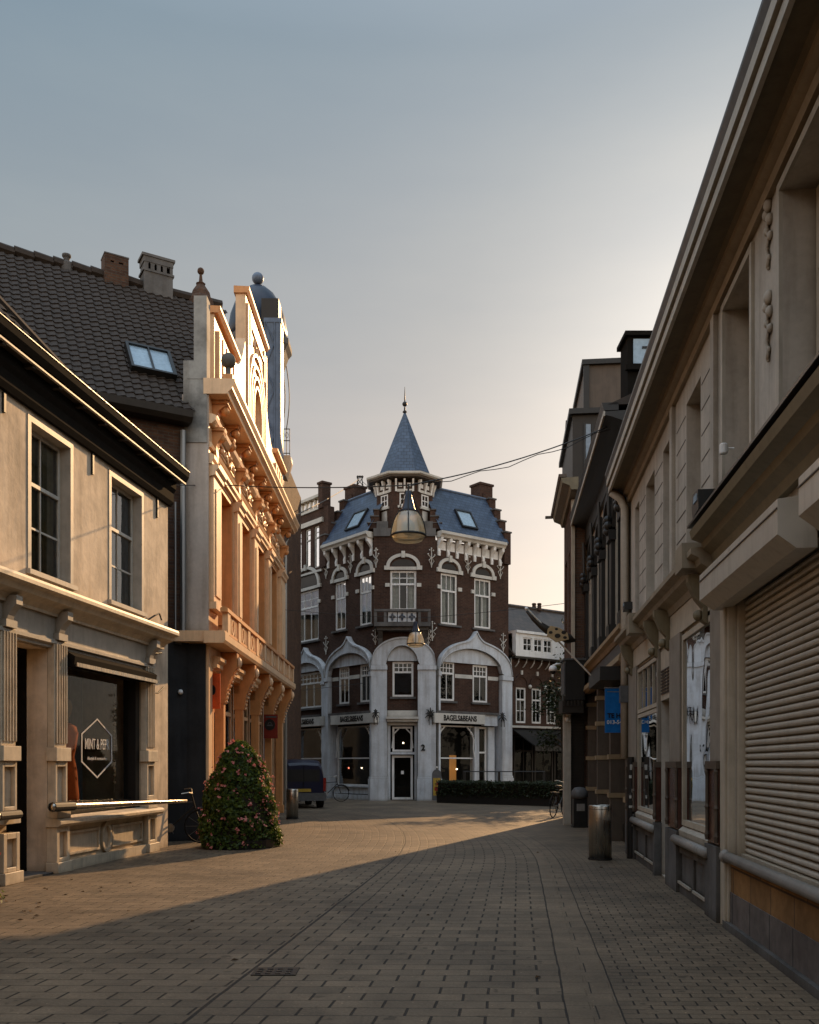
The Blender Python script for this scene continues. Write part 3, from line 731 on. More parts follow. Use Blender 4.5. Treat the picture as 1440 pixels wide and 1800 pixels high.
# entablature bands
mb = MB()
mb.sweep(FB, [(0, 7.88), (.07, 7.88), (.07, 7.95), (.12, 7.98), (.12, 8.06), (.04, 8.10), (0, 8.10)], 0, LB)
mb.sweep(FB, [(0, 8.22), (.05, 8.22), (.08, 8.28), (.05, 8.33), (0, 8.33)], 0, LB)
mb.sweep(FB, [(0, 8.72), (.06, 8.72), (.14, 8.80), (.16, 8.88), (.08, 8.92), (0, 8.92)], 0, LB)
mb.build('entablature', M['cream2'], B)
for k in range(4):
    mb = MB(); a, b = ops_up[k][0], ops_up[k][1]
    mb.box(FB, a+.1, b-.1, 0, .05, 8.38, 8.42).box(FB, a+.1, b-.1, 0, .05, 8.62, 8.66)
    m_ = (a+b)/2
    for q in range(5):
        x = a+.25+(b-a-.5)*q/4; mb.ball(FB.p(x, .03, 8.52), .07, 8)
    for sx_ in (-.32, .32): mb.tube([FB.p(m_+sx_*(1-j*.24), .05+.01*j, 8.45+.1*math.sin(j*1.7)) for j in range(5)], .03, 6)
    mb.build('frieze_ornament', M['cream2'], B, True)
# consoles: two tiers of scroll brackets
def consoleB(s_, h0, h1, dmax, w_, name='console', mat='orange'):
    f2 = Fr(*FB.p(s_, 0, 0).xy, FB.n[0], FB.n[1], -1)
    H = h1-h0; pts = []
    for i in range(13):
        t = i/12; d = .05+(dmax-.05)*(t**1.6)+.03*math.sin(t*9); pts.append((d, h0+H*t))
    pts += [(0, h1), (0, h0)]
    m_ = MB(); m_.prism(f2, pts, -w_/2, w_/2)
    m_.ball(FB.p(s_, .07, h0+.03), .085, 8); m_.ball(FB.p(s_, dmax*.7, h1-.18), .10, 8)
    m_.box(FB, s_-w_*.7, s_+w_*.7, 0, dmax*.95, h1-.07, h1-.001)
    m_.build(name, M[mat], B)
for y_ in (19.45, 22.09, 24.56, 27.03, 29.9):
    consoleB(yb(y_), 7.98, 8.74, .26, .24); consoleB(yb(y_), 8.86, 9.31, .36, .26)
for y_ in (20.8, 23.3, 25.8, 28.3):
    consoleB(yb(y_), 8.52, 9.02, .20, .18); consoleB(yb(y_), 9.0, 9.31, .32, .16)
# main cornice
mb = MB()
mb.sweep(FB, [(-.1, 9.31), (.40, 9.31), (.42, 9.36), (.50, 9.42), (.50, 9.46), (.56, 9.56), (.56, 9.62), (-.1, 9.64)], -.06, LB+.05)
mb.build('cornice', M['cream2'], B)
mb = MB(); mb.sweep(FB, [(.30, 9.64), (.50, 9.64), (.50, 9.74), (.30, 9.74)], -.02, LB); mb.build('gutter_board', M['orange'], B)
# stepped gable
g0, g1, gc = yb(23.4), yb(26.7), yb(25.05)
mb = MB()
prof = [(yb(19.55), 9.62), (yb(19.55), 11.30), (yb(21.9), 11.30)]
prof += [(yb(21.9)+(g0-yb(21.9))*t, 11.30+1.25*(t**2.2)) for t in (.25, .5, .7, .85, 1)]
prof += [(g0, 13.72), (g1, 13.72), (g1, 12.55)]
prof += [(g1+(yb(28.3)-g1)*t, 11.30+1.25*((1-t)**2.2)) for t in (.15, .3, .5, .75, 1)]
prof += [(LB-.1, 11.30), (LB-.1, 9.62)]
# hole for the oval opening: build as left, right and middle pieces
def ht_at(x):
    for i in range(1, len(prof)-2):
        if prof[i][0] <= x <= prof[i+1][0] and prof[i+1][0] > prof[i][0]:
            t = (x-prof[i][0])/(prof[i+1][0]-prof[i][0]); return prof[i][1]+(prof[i+1][1]-prof[i][1])*t
    return 11.3
xs = sorted(set([p[0] for p in prof]+[gc+.48*math.cos(math.pi*i/12) for i in range(13)]))
ov = lambda x: .95*math.sqrt(max(0, 1-((x-gc)/.48)**2))
for i in range(len(xs)-1):
    a, b = xs[i]+1e-5, xs[i+1]-1e-5
    if b-a < 1e-3: continue
    ta, tb = ht_at(a), ht_at(b)
    m_ = (a+b)/2
    if abs(m_-gc) < .48:
        mb.prism(FB, [(a, 9.6), (b, 9.6), (b, 11.15-ov(b)*.8), (a, 11.15-ov(a)*.8)], -.26, 0)
        mb.prism(FB, [(a, 11.15+ov(a)), (b, 11.15+ov(b)), (b, tb), (a, ta)], -.26, 0)
    else: mb.prism(FB, [(a, 9.6), (b, 9.6), (b, tb), (a, ta)], -.26, 0)
mb.box(FB, g0-.36, g0+.08, -.46, -.262, 9.7, 12.45); mb.build('gable', M['cream2'], B)
mb = MB(); mb.box(FB, gc-.5, gc+.5, -.22, -.2, 10.2, 12.3); mb.build('gable_window', M['dark'], B)
# relief on the gable
mb = MB()
for r0 in (.62, .84, 1.08, 1.34):
    lo = [(gc-r0, 9.75)]+arc(gc, 11.15, r0, r0*1.15)+[(gc+r0, 9.75)]
    hi = [(gc-r0-.075, 9.75)]+arc(gc, 11.15, r0+.075, (r0+.075)*1.15)+[(gc+r0+.075, 9.75)]
    mb.strip(FB, lo, hi, 0, .07)
mb.build('arch_moulding', M['cream2'], B)
mb = MB()
for s_ in (g0+.08, g0+.42, g1-.50, g1-.16): mb.box(FB, s_, s_+.08, 0, .06, 12.6 if s_ in (g0+.42, g1-.50) else 9.75, 13.5)
for s_ in [yb(19.75)+.42*i for i in range(5)]+[yb(28.4)+.42*i for i in range(5)]:
    mb.box(FB, s_, s_+.17, 0, .08, 9.75, 11.0)
mb.box(FB, g0+.5, g1-.5, 0, .05, 13.15, 13.22)
mb.tube([FB.p(gc-.5+.1*i, .02, 12.85+.22*math.sin(i*1.25)) for i in range(11)], .035, 5)
mb.build('gable_relief', M['cream2'], B)
mb = MB()
mb.sweep(FB, [(-.32, 11.28), (.08, 11.28), (.14, 11.36), (.14, 11.42), (-.32, 11.44)], yb(19.5), yb(21.95)).sweep(FB, [(-.32, 11.28), (.08, 11.28), (.14, 11.36), (.14, 11.42), (-.32, 11.44)], yb(28.3), LB)
mb.sweep(FB, [(-.30, 13.70), (.04, 13.70), (.10, 13.78), (.10, 13.86), (-.30, 13.88)], g0-.05, g1+.05)
mb.sweep(FB, [(0, 10.35), (.06, 10.35), (.09, 10.42), (0, 10.46)], yb(20.4), gc-1.45).sweep(FB, [(0, 10.35), (.06, 10.35), (.09, 10.42), (0, 10.46)], gc+1.45, LB-.1)
mb.build('gable_coping', M['orange'], B)
mb = MB(); p = FB.p(.25, .36, 9.7)
mb.lathe(p.x, p.y, [(.14, 9.65), (.14, 9.75), (.05, 9.85), (.05, 9.98)], 10); mb.ball((p.x, p.y, 10.13), .16, 12)
mb.build('ball_finial', M['graystone'], B, True)
for s_ in (yb(23.6), yb(26.6)):
    mb = MB(); p = FB.p(s_-.4, .25, 9.7); mb.lathe(p.x, p.y, [(.10, 9.64), (.12, 9.8), (.05, 9.9), (.10, 10.05), (.02, 10.3)], 8); mb.build('urn_finial', M['cream2'], B, True)
# balcony over the shop floor
mb = MB(); mb.sweep(FB, [(-.02, 4.08), (.38, 4.08), (.42, 4.14), (.42, 4.28), (.38, 4.31), (-.02, 4.33)], -.40, LB+.1); mb.build('balcony_slab', M['cream2'], B)
mb = MB(); mb.sweep(FB, [(.24, 4.78), (.40, 4.78), (.40, 4.86), (.32, 4.90), (.24, 4.86)], -.02, LB); mb.box(FB, 0, LB, .28, .36, 4.33, 4.39); mb.build('balcony_rail', M['orange'], B)
for i, y_ in enumerate((19.10, 20.35, 21.6, 22.85, 24.1, 25.35, 26.6, 27.85, 29.1, 30.2)):
    mb = MB(); mb.box(FB, yb(y_), yb(y_)+.28, .26, .38, 4.33, 4.78); mb.build('balcony_post', M['cream2'], B)
for i in range(9):
    mb = MB(); a = yb(19.10+1.25*i)+.28; m_ = a+.485
    mb.strip(FB, [(m_+.10*math.cos(t/8*math.pi), 4.585+.13*math.sin(t/8*math.pi)) for t in range(17)], [(m_+.16*math.cos(t/8*math.pi), 4.585+.195*math.sin(t/8*math.pi)) for t in range(17)], .29, .35)
    for s_ in (m_-.36, m_-.24, m_+.20, m_+.32): mb.box(FB, s_, s_+.05, .29, .35, 4.39, 4.78)
    mb.build('baluster_panel', M['cream2'], B)
# shop floor: columns with flaring brackets
for y_ in (20.35, 22.75, 25.15, 27.55, 29.95):
    s_ = yb(y_); mb = MB()
    mb.box(FB, s_-.10, s_+.10, -.14, .06, .25, 3.05).box(FB, s_-.15, s_+.15, -.18, .10, 0, .25)
    f2 = Fr(*FB.p(s_, 0, 0).xy, FB.n[0], FB.n[1], -1)
    mb.prism(f2, [(-.16, 2.95), (.09, 2.95), (.12, 3.1), (.14, 3.3), (.24, 3.55), (.36, 3.75), (.36, 4.07), (-.16, 4.07)], -.12, .12)
    mb.build('column', M['orange'], B)
    mb = MB()
    for j in range(9): t = j/8; mb.ball(FB.p(s_, .11+.26*t**1.5, 2.98+.72*t), .035, 6)
    mb.ball(FB.p(s_, .38, 3.86), .075, 8, 1.7); mb.build('bead_ornament', M['cream2'], B)
    mb = MB(); mb.prism(FB, [(s_-.55, 4.0), (s_-.12, 3.55), (s_-.12, 3.35), (s_+.12, 3.35), (s_+.12, 3.55), (s_+.55, 4.0), (s_+.55, 4.07), (s_-.55, 4.07)], -.16, -.02); mb.build('spandrel', M['orange'], B)
mb = MB()
for i in range(4):
    a, b = yb(20.35+2.4*i)+.35, yb(22.75+2.4*i)-.35
    mb.sweep(FB, [(-.02, 3.62), (.10, 3.66), (.10, 3.74), (.17, 3.80), (.17, 3.88), (-.02, 3.92)], a, b)
mb.sweep(FB, [(-.02, 3.62), (.10, 3.66), (.10, 3.74), (.17, 3.80), (.17, 3.88), (-.02, 3.92)], .36, yb(20.0))
mb.build('bay_moulding', M['cream2'], B)
for i in range(5):
    a = (.36 if i == 0 else yb(20.35+2.4*(i-1))+.10); b = (yb(20.25) if i == 0 else yb(22.65+2.4*(i-1)))
    w_ = window(FB, a, b, .02, 3.6, -.22, B, 'cream2', 1 if i == 0 else 3, 1, .78, (1 if i == 0 else 3, 1), fw=.10, mw=.06, name='shop_window', g='shopglass')
mb = MB(); mb.box(FB, LB-.55, LB, -.3, .02, 0, 4.08); mb.build('end_pier', M['cream2'], B)
mb = MB(); mb.tube([FB.p(LB+.06, .08, .1), FB.p(LB+.06, .08, 9.0), FB.p(LB+.06, .3, 9.4)], .055, 8); mb.build('downpipe', M['zinc'], B)

# side wall facing the camera, partly rendered
cdir = (-2780/3207., -1600/3207.)
FS = Fr(FB.p(0, -.42, 0).x, FB.p(0, -.42, 0).y, cdir[0], cdir[1], -1)   # s runs left and towards the camera
# strip of the facade seen from its end
mb = MB(); mb.box(FB, -.03, .001, -.55, -.0, 4.33, 9.3); mb.build('facade_end', M['pink'], B)
FE = Fr(-4.19-.5, 18.96, 1, 0, 1)
mb = MB(); mb.prism(FE, [(.06, 9.62), (.06, 10.0), (.20, 10.0), (.20, 11.35), (.47, 11.35), (.47, 9.62)], -.3, .02).prism(FE, [(-.12, 8.9), (-.02, 8.9), (-.02, 9.0), (-.02, 10.0), (.2, 10.0), (.2, 9.62), (.47, 9.62), (.47, 8.3), (-.12, 8.3)], -.3, .012)
mb.build('gable_end_pier', M['weather'], B)
mb = MB(); mb.box(FS, 0, 12.5, -.3, 0, 4.15, 8.72); mb.build('side_wall', M['brownbrick'], B)
mb = MB(); mb.box(FS, 0, 12.5, -.3, .03, 0, 4.15); mb.build('painted_base', M['darkwall'], B)
mb = MB(); mb.box(FB, -.05, -.012, -.55, -.06, 0, 4.1); mb.build('painted_end', M['darkwall'], B)
mb = MB(); mb.box(FE, -.14, .9, -.2, .30, 4.12, 4.34); mb.build('slab_return', M['cream2'], B)
for px_, r_, hb in ((322, .06, 4.2), (308.5, .02, 4.25)):
    s_ = FS.s(px_, .1); mb = MB(); mb.tube([FS.p(s_, .1, hb), FS.p(s_, .1, 8.5 if px_ > 310 else 7.0)], r_, 8); mb.build('downpipe', M['zinc'], B)
mb = MB(); s_ = FS.s(317, .05); mb.ball(FS.p(s_, .07, FS.h(317, 1217)), .055, 10); mb.build('wall_knob', M['white'], B, True)
mb = MB(); mb.box(FS, FS.s(312)-.07, FS.s(312)+.07, .0, .06, 4.08, 4.22); mb.build('junction_box', M['ash'], B)
# big side roof
pitch = R(51); nb = (-FS.n[0], -FS.n[1])
Vv = Vector((nb[0]*math.cos(pitch), nb[1]*math.cos(pitch), math.sin(pitch))); Uv = Vector((FS.u[0], FS.u[1], 0))
P0 = FS.p(-.22, .28, 8.78)
slope_l = 5.35
PT = P0-Uv*1.7
def trimB(c):
    return c.x < -4.50
rt = tiled(PT, Uv, Vv, 15.1, slope_l, .19, .20, .017, .026, trim=trimB); rt.build('roof', M['tile'], B)
# clip: right part behind the gable is fine; back slope and ridge
top0 = P0+Vv*(slope_l-.02)
Vb = Vector((nb[0]*math.cos(pitch), nb[1]*math.cos(pitch), -math.sin(pitch)))
mb = MB(); mb.face([top0, top0+Uv*13.4, top0+Uv*13.4+Vb*5, top0+Vb*5]); 
mb.build('back_roof', M['tile'], B)
mb = MB()
for i in range(33):
    a = top0+Uv*(13.4*i/33-.02); b = top0+Uv*(13.4*(i+1)/33); mb.tube([a+Vector((0, 0, .01)), b+Vector((0, 0, .05))], .11, 7)
# ridge continues behind the gable towards the street
ext = -Uv
te = min(1.5, max(0, (-4.26-top0.x)/(-Uv.x)))
mb.tube([top0+Vector((0, 0, .01)), top0-Uv*te+Vector((0, 0, .03))], .11, 7)
mb.build('ridge_tiles', M['tile'], B)
mb = MB(); a = top0; b = top0-Uv*te
mb.face([a, b, b+Vb*3, a+Vb*3]); mb.build('roof_return', M['tile'], B)
mb = MB(); mb.sweep(FS, [(-.1, 8.62), (.30, 8.62), (.40, 8.70), (.42, 8.84), (.36, 8.84), (.34, 8.74), (-.1, 8.74)], .02, 12.5); mb.build('gutter', M['darkwood'], B)
def onroof(px, py):
    """point of the side roof plane seen at a picture position"""
    ray = Vector(((px-CX)/F, 1, (HY-py)/F)); n_ = Uv.cross(Vv); o = Vector((0, 0, EYE))
    t = (P0-o).dot(n_)/ray.dot(n_); return o+ray*t
# skylight
pa = onroof(232, 660); pc = onroof(305, 664); 
sk = thing('skylight', 'pale blue two pane skylight in the big dark tiled roof', 'skylight', tuple(pa))
Nn = Uv.cross(Vv).normalized(); Nn = Nn if Nn.z > 0 else -Nn
wd = .95; lg = .98
o_ = onroof(270, 662)+Nn*.07
def quadbox(mb, c, u0, u1, v0, v1, z0, z1):
    vs = [c+Uv*u+Vv*v+Nn*z for z in (z0, z1) for u, v in ((u0, v0), (u1, v0), (u1, v1), (u0, v1))]
    mb.mesh(vs, [[0, 1, 2, 3], [7, 6, 5, 4], [4, 5, 1, 0], [5, 6, 2, 1], [6, 7, 3, 2], [7, 4, 0, 3]])
mb = MB()
for u0, u1, v0, v1 in ((-wd/2, -wd/2+.06, 0, lg), (wd/2-.06, wd/2, 0, lg), (-wd/2+.06, wd/2-.06, 0, .06), (-wd/2+.06, wd/2-.06, lg-.06, lg), (-.015, .015, .06, lg-.06)):
    quadbox(mb, o_, u0, u1, v0, v1, -.06, .08)
mb.build('frame', M['dark'], sk)
mb = MB(); quadbox(mb, o_, -wd/2+.06, wd/2-.06, .06, lg-.06, .02, .03); mb.build('pane', M['skyglass'] if 'skyglass' in M else M['glass'], sk)
WL[sk.name] = tuple(pa)
# chimneys, vent and spire on the ridge
def onridge(px):
    k = (px-CX)/F; # solve (top0 + Uv t).x = k*(..).y
    t = (k*top0.y-top0.x)/(Uv.x-k*Uv.y); return top0+Uv*t, t
def fridge(c): return Fr(c.x, c.y, Uv.x, Uv.y, -1)
c, _ = onridge(202); f_ = fridge(c); hh_ = lambda py, c=c: EYE+(HY-py)*c.y/F
ch = thing('chimney', 'plain brown brick chimney with two small slots on the roof ridge', 'chimney', tuple(c))
mb = MB(); zt = EYE+(HY-457)*c.y/F; wall(mb, f_, -.27, .27, c.z-.7, zt, -.2, .2, [(-.15, -.05, zt-.17, zt-.13), (.06, .14, zt-.17, zt-.13)]); mb.build('stack', M['brownbrick'], ch)
mb = MB(); mb.box(f_, -.28, .28, -.21, .21, zt+.001, zt+.03); mb.build('cap', M['graystone'], ch)
c, _ = onridge(275); f_ = fridge(c); zt = EYE+(HY-460)*c.y/F
ch = thing('chimney', 'wide grey chimney with a row of four arched openings under its cap', 'chimney', tuple(c))
mb = MB(); mb.box(f_, -.34, .34, -.2, .2, c.z-.7, zt-.38).box(f_, -.37, .37, -.22, .22, zt-.38, zt-.33); mb.build('stack', M['graystone'], ch)
mb = MB()
for i in range(5): x = -.34+.145*i; mb.box(f_, x, x+.09 if i else x+.07, -.2, .2, zt-.33, zt-.14)
mb.box(f_, -.35, .35, -.21, .21, zt-.16, zt-.03).box(f_, -.39, .39, -.23, .23, zt-.03, zt+.03)
for i in range(4):
    x = -.34+.145*i+.09; mb.prism(f_, [(x, zt-.2), (x, zt-.16), (x+.055, zt-.16), (x+.055, zt-.2), (x+.027, zt-.162)], -.2, .2)
mb.build('arcade', M['graystone'], ch)
c, _ = onridge(117)
mb = MB(); mb.lathe(c.x, c.y, [(.13, c.z-.3), (.13, c.z+.06), (.10, c.z+.09), (.06, c.z+.12), (.07, c.z+.18), (.10, c.z+.22), (.10, c.z+.26)], 12)
tag(mb.build('chimney_pot', M['graystone'], None), 'small turned chimney pot at the left of the roof ridge', 'chimney pot')
c, _ = onridge(353)
mb = MB(); mb.lathe(c.x, c.y, [(.34, c.z-.2), (.30, c.z+.02), (.24, c.z+.1), (.22, c.z+.2), (.10, c.z+.38), (.12, c.z+.42), (.05, c.z+.46), (.03, c.z+.66)], 8); mb.ball((c.x, c.y, c.z+.73), .085, 10)
tag(mb.build('roof_spirelet', M['brownbrick']), 'small dark pointed spirelet with a ball where the side roof meets the gable', 'spirelet')

# ------------------------------------------------------------------ D: round tower behind
tx, ty = -5.5, 33.0
D = thing('tower_house', 'blue grey corner tower with dark dome and ball behind the ornate gable', 'tower house', (tx, ty, 0))
a8 = R(22.5)
mb = MB(); mb.lathe(tx, ty, [(.86, 0), (.86, 16.0)], 8, a8)
mb.build('shaft', M['bluelead'], D)
mb = MB()
for k in range(8):
    a = a8+k*math.pi/4; p0 = Vector((tx+.86*math.cos(a), ty+.86*math.sin(a), 0)); a2 = a+math.pi/4; p1 = Vector((tx+.86*math.cos(a2), ty+.86*math.sin(a2), 0))
    z = Vector((0, 0, 1)); mb.tube([p0+z*9, p0+z*16], .05, 6)
    for j in range(6):
        z0_ = 10+j; q0, q1 = (p0, p1) if j % 2 else (p1, p0)
        mb.tube([q0+z*z0_, q1+z*(z0_+1)], .025, 4); 
    for zz in (12, 14, 15.9): mb.tube([p0+z*zz, p1+z*zz], .04, 4)
mb.build('lead_ribs', M['bluelead'], D)
mb = MB(); mb.lathe(tx, ty, [(.86, 15.7), (.95, 15.9), (1.14, 16.45), (1.27, 16.62), (1.27, 16.82), (1.10, 16.9)], 8, a8); mb.build('cornice', M['graystone'], D)
mb = MB(); mb.lathe(tx, ty, [(1.08, 16.88), (1.06, 17.3), (.98, 17.8), (.82, 18.25), (.6, 18.6), (.35, 18.82), (.12, 18.92), (.07, 19.0)], 20); mb.build('dome', M['dome'], D, True)
mb = MB(); mb.ball((tx, ty, 19.2), .215, 16); mb.build('ball', M['bluelead'], D, True)
mb = MB(); mb.wbox(-5.17, -4.57, 31.75, 32.4, 16.75, 17.85); mb.build('dormer', M['darkwood'], D)
mb = MB(); mb.wbox(-5.04, -4.47, 31.62, 32.3, 8, 16.95); mb.wbox(-5.07, -4.44, 31.60, 32.3, 16.95, 17.1); mb.build('clad_panel', M['bluelead'], D)
mb = MB(); Z = Vector((0, 0, 1))
for j in range(10):
    a_, b_ = (Vector((-5.0, 31.60, 9+.8*j)), Vector((-4.70, 31.60, 9.8+.8*j))); 
    if j % 2: a_.x, b_.x = b_.x, a_.x
    mb.tube([a_, b_], .022, 4)
for x in (-5.02, -4.69, -4.5): mb.tube([(x, 31.60, 8), (x, 31.60, 16.95)], .025, 5)
mb.build('panel_ribs', M['bluelead'], D)
mb = MB(); mb.wbox(tx-4, tx+.85, ty+.5, ty+6, 0, 13.0); mb.build('house_body', M['brownbrick'], D)
bx_ = -4.45; 
bal = MB(); bal.prism(Fr(bx_, 33.0, 1, 0, 1), [(-.6, 12.0), (0, 11.95), (.17, 12.55), (.17, 12.68), (-.6, 12.68)], -.35, .35); bal.build('balcony', M['cream2'], D)
mb = MB()
for i in range(5): x = bx_-.33+.12*i; mb.tube([(x, 32.66, 12.68), (x, 32.66, 13.62)], .014, 5)
for zz in (12.75, 13.2, 13.62): mb.tube([(bx_-.4, 32.66, zz), (bx_+.16, 32.66, zz)], .018, 5)
for i in range(3): mb.tube([(bx_-.25+.15*i+.05*math.cos(t), 32.66, 13.4+.1*math.sin(t)) for t in [k*.8 for k in range(9)]], .01, 4)
for off in (0, .17): mb.tube([(bx_-.05+off*.9+.22*math.sin(t*math.pi/9)*.5-.08, 32.7, 13.6+2.3*t/9) for t in range(10)], .018, 5)
mb.build('balcony_railing', M['iron'], D)
# ------------------------------------------------------------------ E: brick corner building with turret
FC = Fr(-1.55, 40, 1, 0, 1); WC = 2.675
FR_ = Fr(1.125, 40, 2180, 1600, 1)
FL = Fr(-1.55, 40, -1297, 1600, -1)
LR, LL = FR_.s(894), 7.9
E = thing('corner_building', 'brick corner building with white arched ground floor, slate roof and pointed corner turret', 'corner building', (-.2, 42, 0))
def arch_bay(fr, s0, s1, hs, ht, tip, hb=6.05, pil0=.3, pil1=.3, name='arch_surround', thick=.24):
    """white surround: outer curve ends in an ogee tip, flat arched field below it"""
    c = (s0+s1)/2; W = (s1-s0)/2; n = 36; lo = []; hi = []
    ci = (s0+pil0+s1-pil1)/2; wi = (s1-pil1-s0-pil0)/2+.02; ri = ht-.32-hs
    for i in range(n+1):
        t = -1+2*i/n; x = c+W*t
        o = hs+(ht-hs)*math.sqrt(max(0, 1-t*t))**.9
        if tip: o += tip*math.exp(-abs(t)*W/.16)*1.0+tip*.35*math.exp(-(t*W/.32)**2)
        hi.append((x, o))
        ti = (x-ci)/wi
        lo.append((x, hs-.05+ri*math.sqrt(max(0, 1-ti*ti)) if abs(ti) < 1 else hs-.05))
    mb = MB(); mb.strip(fr, lo, hi, -.02, thick)
    # moulded rim
    lo2 = [(x, h-.075) for x, h in hi]
    mb.strip(fr, lo2, hi, thick, thick+.05)
    # inner moulding
    q = [(x, h) for x, h in lo if abs(x-ci) < wi*.99]
    mb.strip(fr, q, [(x, h+.06) for x, h in q], thick*.5, thick+.03)
    o = mb.build(name, M['whitewall'], E)
    mb = MB(); q2 = [(x, max(h-.0, hb+.01)) for x, h in lo if abs(x-ci) < wi*.995]
    mb.strip(fr, [(x, hb) for x, h in q2], q2, .0, .10); mb.build('tympanum', M['whitewall'], E)
    for a, b in ((s0, s0+pil0), (s1-pil1, s1)):
        mb = MB(); mb.box(fr, a, b, -.35, thick, 0, hs-.05)
        mb.box(fr, a-.04, b+.04, 0, thick+.06, 0, .95).box(fr, a-.02, b+.02, 0, thick+.03, .95, 1.05)
        mb.box(fr, a-.02, b+.02, 0, thick+.05, hs-.28, hs-.10)
        mb.build('pillar', M['whitewall'], E)
sp = lambda fr, px: fr.s(px)
# left wing bays
l1a, l1b = FL.s(579, .1), -.05           # first arch spans from the corner pillar
l2a, l2b = FL.s(505, .1), FL.s(571, .1)
L1 = (-.10, FL.s(575, .1)); L2 = (FL.s(575, .1), FL.s(505, .1))
upw = []
# ---- walls
def wingwall(fr, L, ops, top, name='wall'):
    mb = MB(); wall(mb, fr, 0, L, 3.95, top, -.35, 0, ops); mb.build(name, M['redbrick'], E)
pr1 = lambda fr, p0, p1: tuple(sorted((fr.s(p0), fr.s(p1))))
wl1 = [pr1(FL, 589, 608)+(7.78, 10.0), pr1(FL, 632, 653)+(7.78, 10.0), pr1(FL, 520, 560)+(7.55, 10.0)]
wl1m = [pr1(FL, 596, 614)+(4.35, 6.05), pr1(FL, 633, 653)+(4.35, 6.05), pr1(FL, 524, 566)+(4.3, 6.0)]
slim = [pr1(FL, 521, 530)+(11.0, 13.0), pr1(FL, 537, 546)+(11.0, 13.0), pr1(FL, 552, 561)+(11.0, 13.0)]
wr1 = [pr1(FR_, 775, 804)+(7.80, 10.05), pr1(FR_, 834, 863)+(7.80, 10.05)]
wr1m = [pr1(FR_, 772, 799)+(4.40, 6.15), pr1(FR_, 831, 857)+(4.40, 6.10)]
tb = FL.s(577)
mb = MB(); wall(mb, FL, 0, tb, 3.95, 11.45, -.35, 0, [o for o in wl1+wl1m if o[0] < tb]); wall(mb, FL, tb, LL, 3.95, 13.75, -.35, 0, [o for o in wl1+wl1m+slim if o[0] > tb]); mb.build('wall', M['redbrick'], E)
mb = MB(); wall(mb, FR_, 0, LR, 3.95, 11.45, -.35, 0, wr1+wr1m); mb.build('wall', M['redbrick'], E)
wc = (FC.s(686), FC.s(732), 8.35, 10.1); wcm = (FC.s(690), FC.s(727), 4.55, 6.1)
mb = MB(); wall(mb, FC, -.02, WC+.02, 3.95, 12.0, -.35, .012, [wc, wcm]); mb.build('wall', M['redbrick'], E)
# solid body behind
mb = MB()
def pxy(fr, s, d): p = fr.p(s, d, 0); return (p.x, p.y)
base = [pxy(FC, .1, -.9), pxy(FC, WC-.1, -.9), pxy(FR_, LR, -.9), pxy(FR_, LR, -6), pxy(FL, LL, -6), pxy(FL, LL, -.9)]
for z0_, z1_ in ((0, 11.4),):
    n_ = len(base); mb.mesh([(x, y, z0_) for x, y in base]+[(x, y, z1_) for x, y in base], [list(range(n_))[::-1], list(range(n_, 2*n_))]+[[i, (i+1) % n_, n_+(i+1) % n_, n_+i] for i in range(n_)])
mb.box(FL, 4.1, LL-.31, -5, -.9, 11.4, 13.7)
mb.box(FL, .3, LL, -.9, -.36, 3.8, 4.1).box(FR_, .3, LR, -.9, -.36, 3.8, 4.1).box(FC, .1, WC-.1, -.9, -.36, 3.8, 4.1)
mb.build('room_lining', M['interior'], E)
mb = MB(); mb.box(FR_, LR-.3, LR+.0, -7, -.35, 0, 11.45).box(FL, LL-.3, LL, -6, -.35, 0, 13.7); mb.build('end_wall', M['redbrick'], E)
# ---- ground floor white work
arch_bay(FL, L1[0], L1[1], 5.72, 6.98, .30, pil0=.12, pil1=.26)
arch_bay(FL, L2[0], L2[1], 5.60, 6.85, .28, pil0=.26, pil1=.5)
arch_bay(FR_, .02, LR+.02, 5.75, 7.15, .34, hb=6.12, pil0=.10, pil1=.62)
arch_bay(FC, -.12, WC+.03, 6.0, 7.15, 0, hb=6.12, pil0=.68, pil1=.79, thick=.25)
# shop windows of the ground floor
def shopwin(fr, a, b, door=None, name='shop_window'):
    a, b = sorted((a, b)); w_ = window(fr, a, b, .62, 3.32, -.12, E, 'white', 1, 1, .46, (1, 1), fw=.06, name=name, g='shopglass')
    mb = MB()
    for sx_, sg in ((a+.05, 1), (b-.05, -1)):
        mb.tube([fr.p(sx_+sg*x, .0, h) for x, h in ((0, 1.9), (.08, 2.3), (.05, 2.7), (.18, 3.0), (.45, 3.25))], .035, 5)
        mb.tube([fr.p(sx_+sg*x, .0, h) for x, h in ((.05, 2.9), (.22, 2.95), (.3, 3.15), (.22, 3.25))], .02, 5)
    mb.build('scroll_bracket', M['white'], w_)
    mb = MB(); mb.box(fr, a-.02, b+.02, -.2, .16, 0, .22).box(fr, a-.02, b+.02, -.2, .06, .26, .56).box(fr, a-.02, b+.02, -.2, .14, .56, .62); mb.build('stall_riser', M['whitewall'], E)
    return w_
shopwin(FL, FL.s(590), FL.s(655)); shopwin(FL, FL.s(518), FL.s(568)); shopwin(FR_, FR_.s(766), FR_.s(836))
mb = MB()
for fr, a, b in ((FL, FL.s(588), FL.s(657)), (FL, FL.s(516), FL.s(569)), (FR_, FR_.s(764), FR_.s(868))):
    a, b = sorted((a, b)); mb.box(fr, a-.08, b+.08, -.02, .30, 3.84, 3.94)
mb.build('sign_ledge', M['graystone'], E)
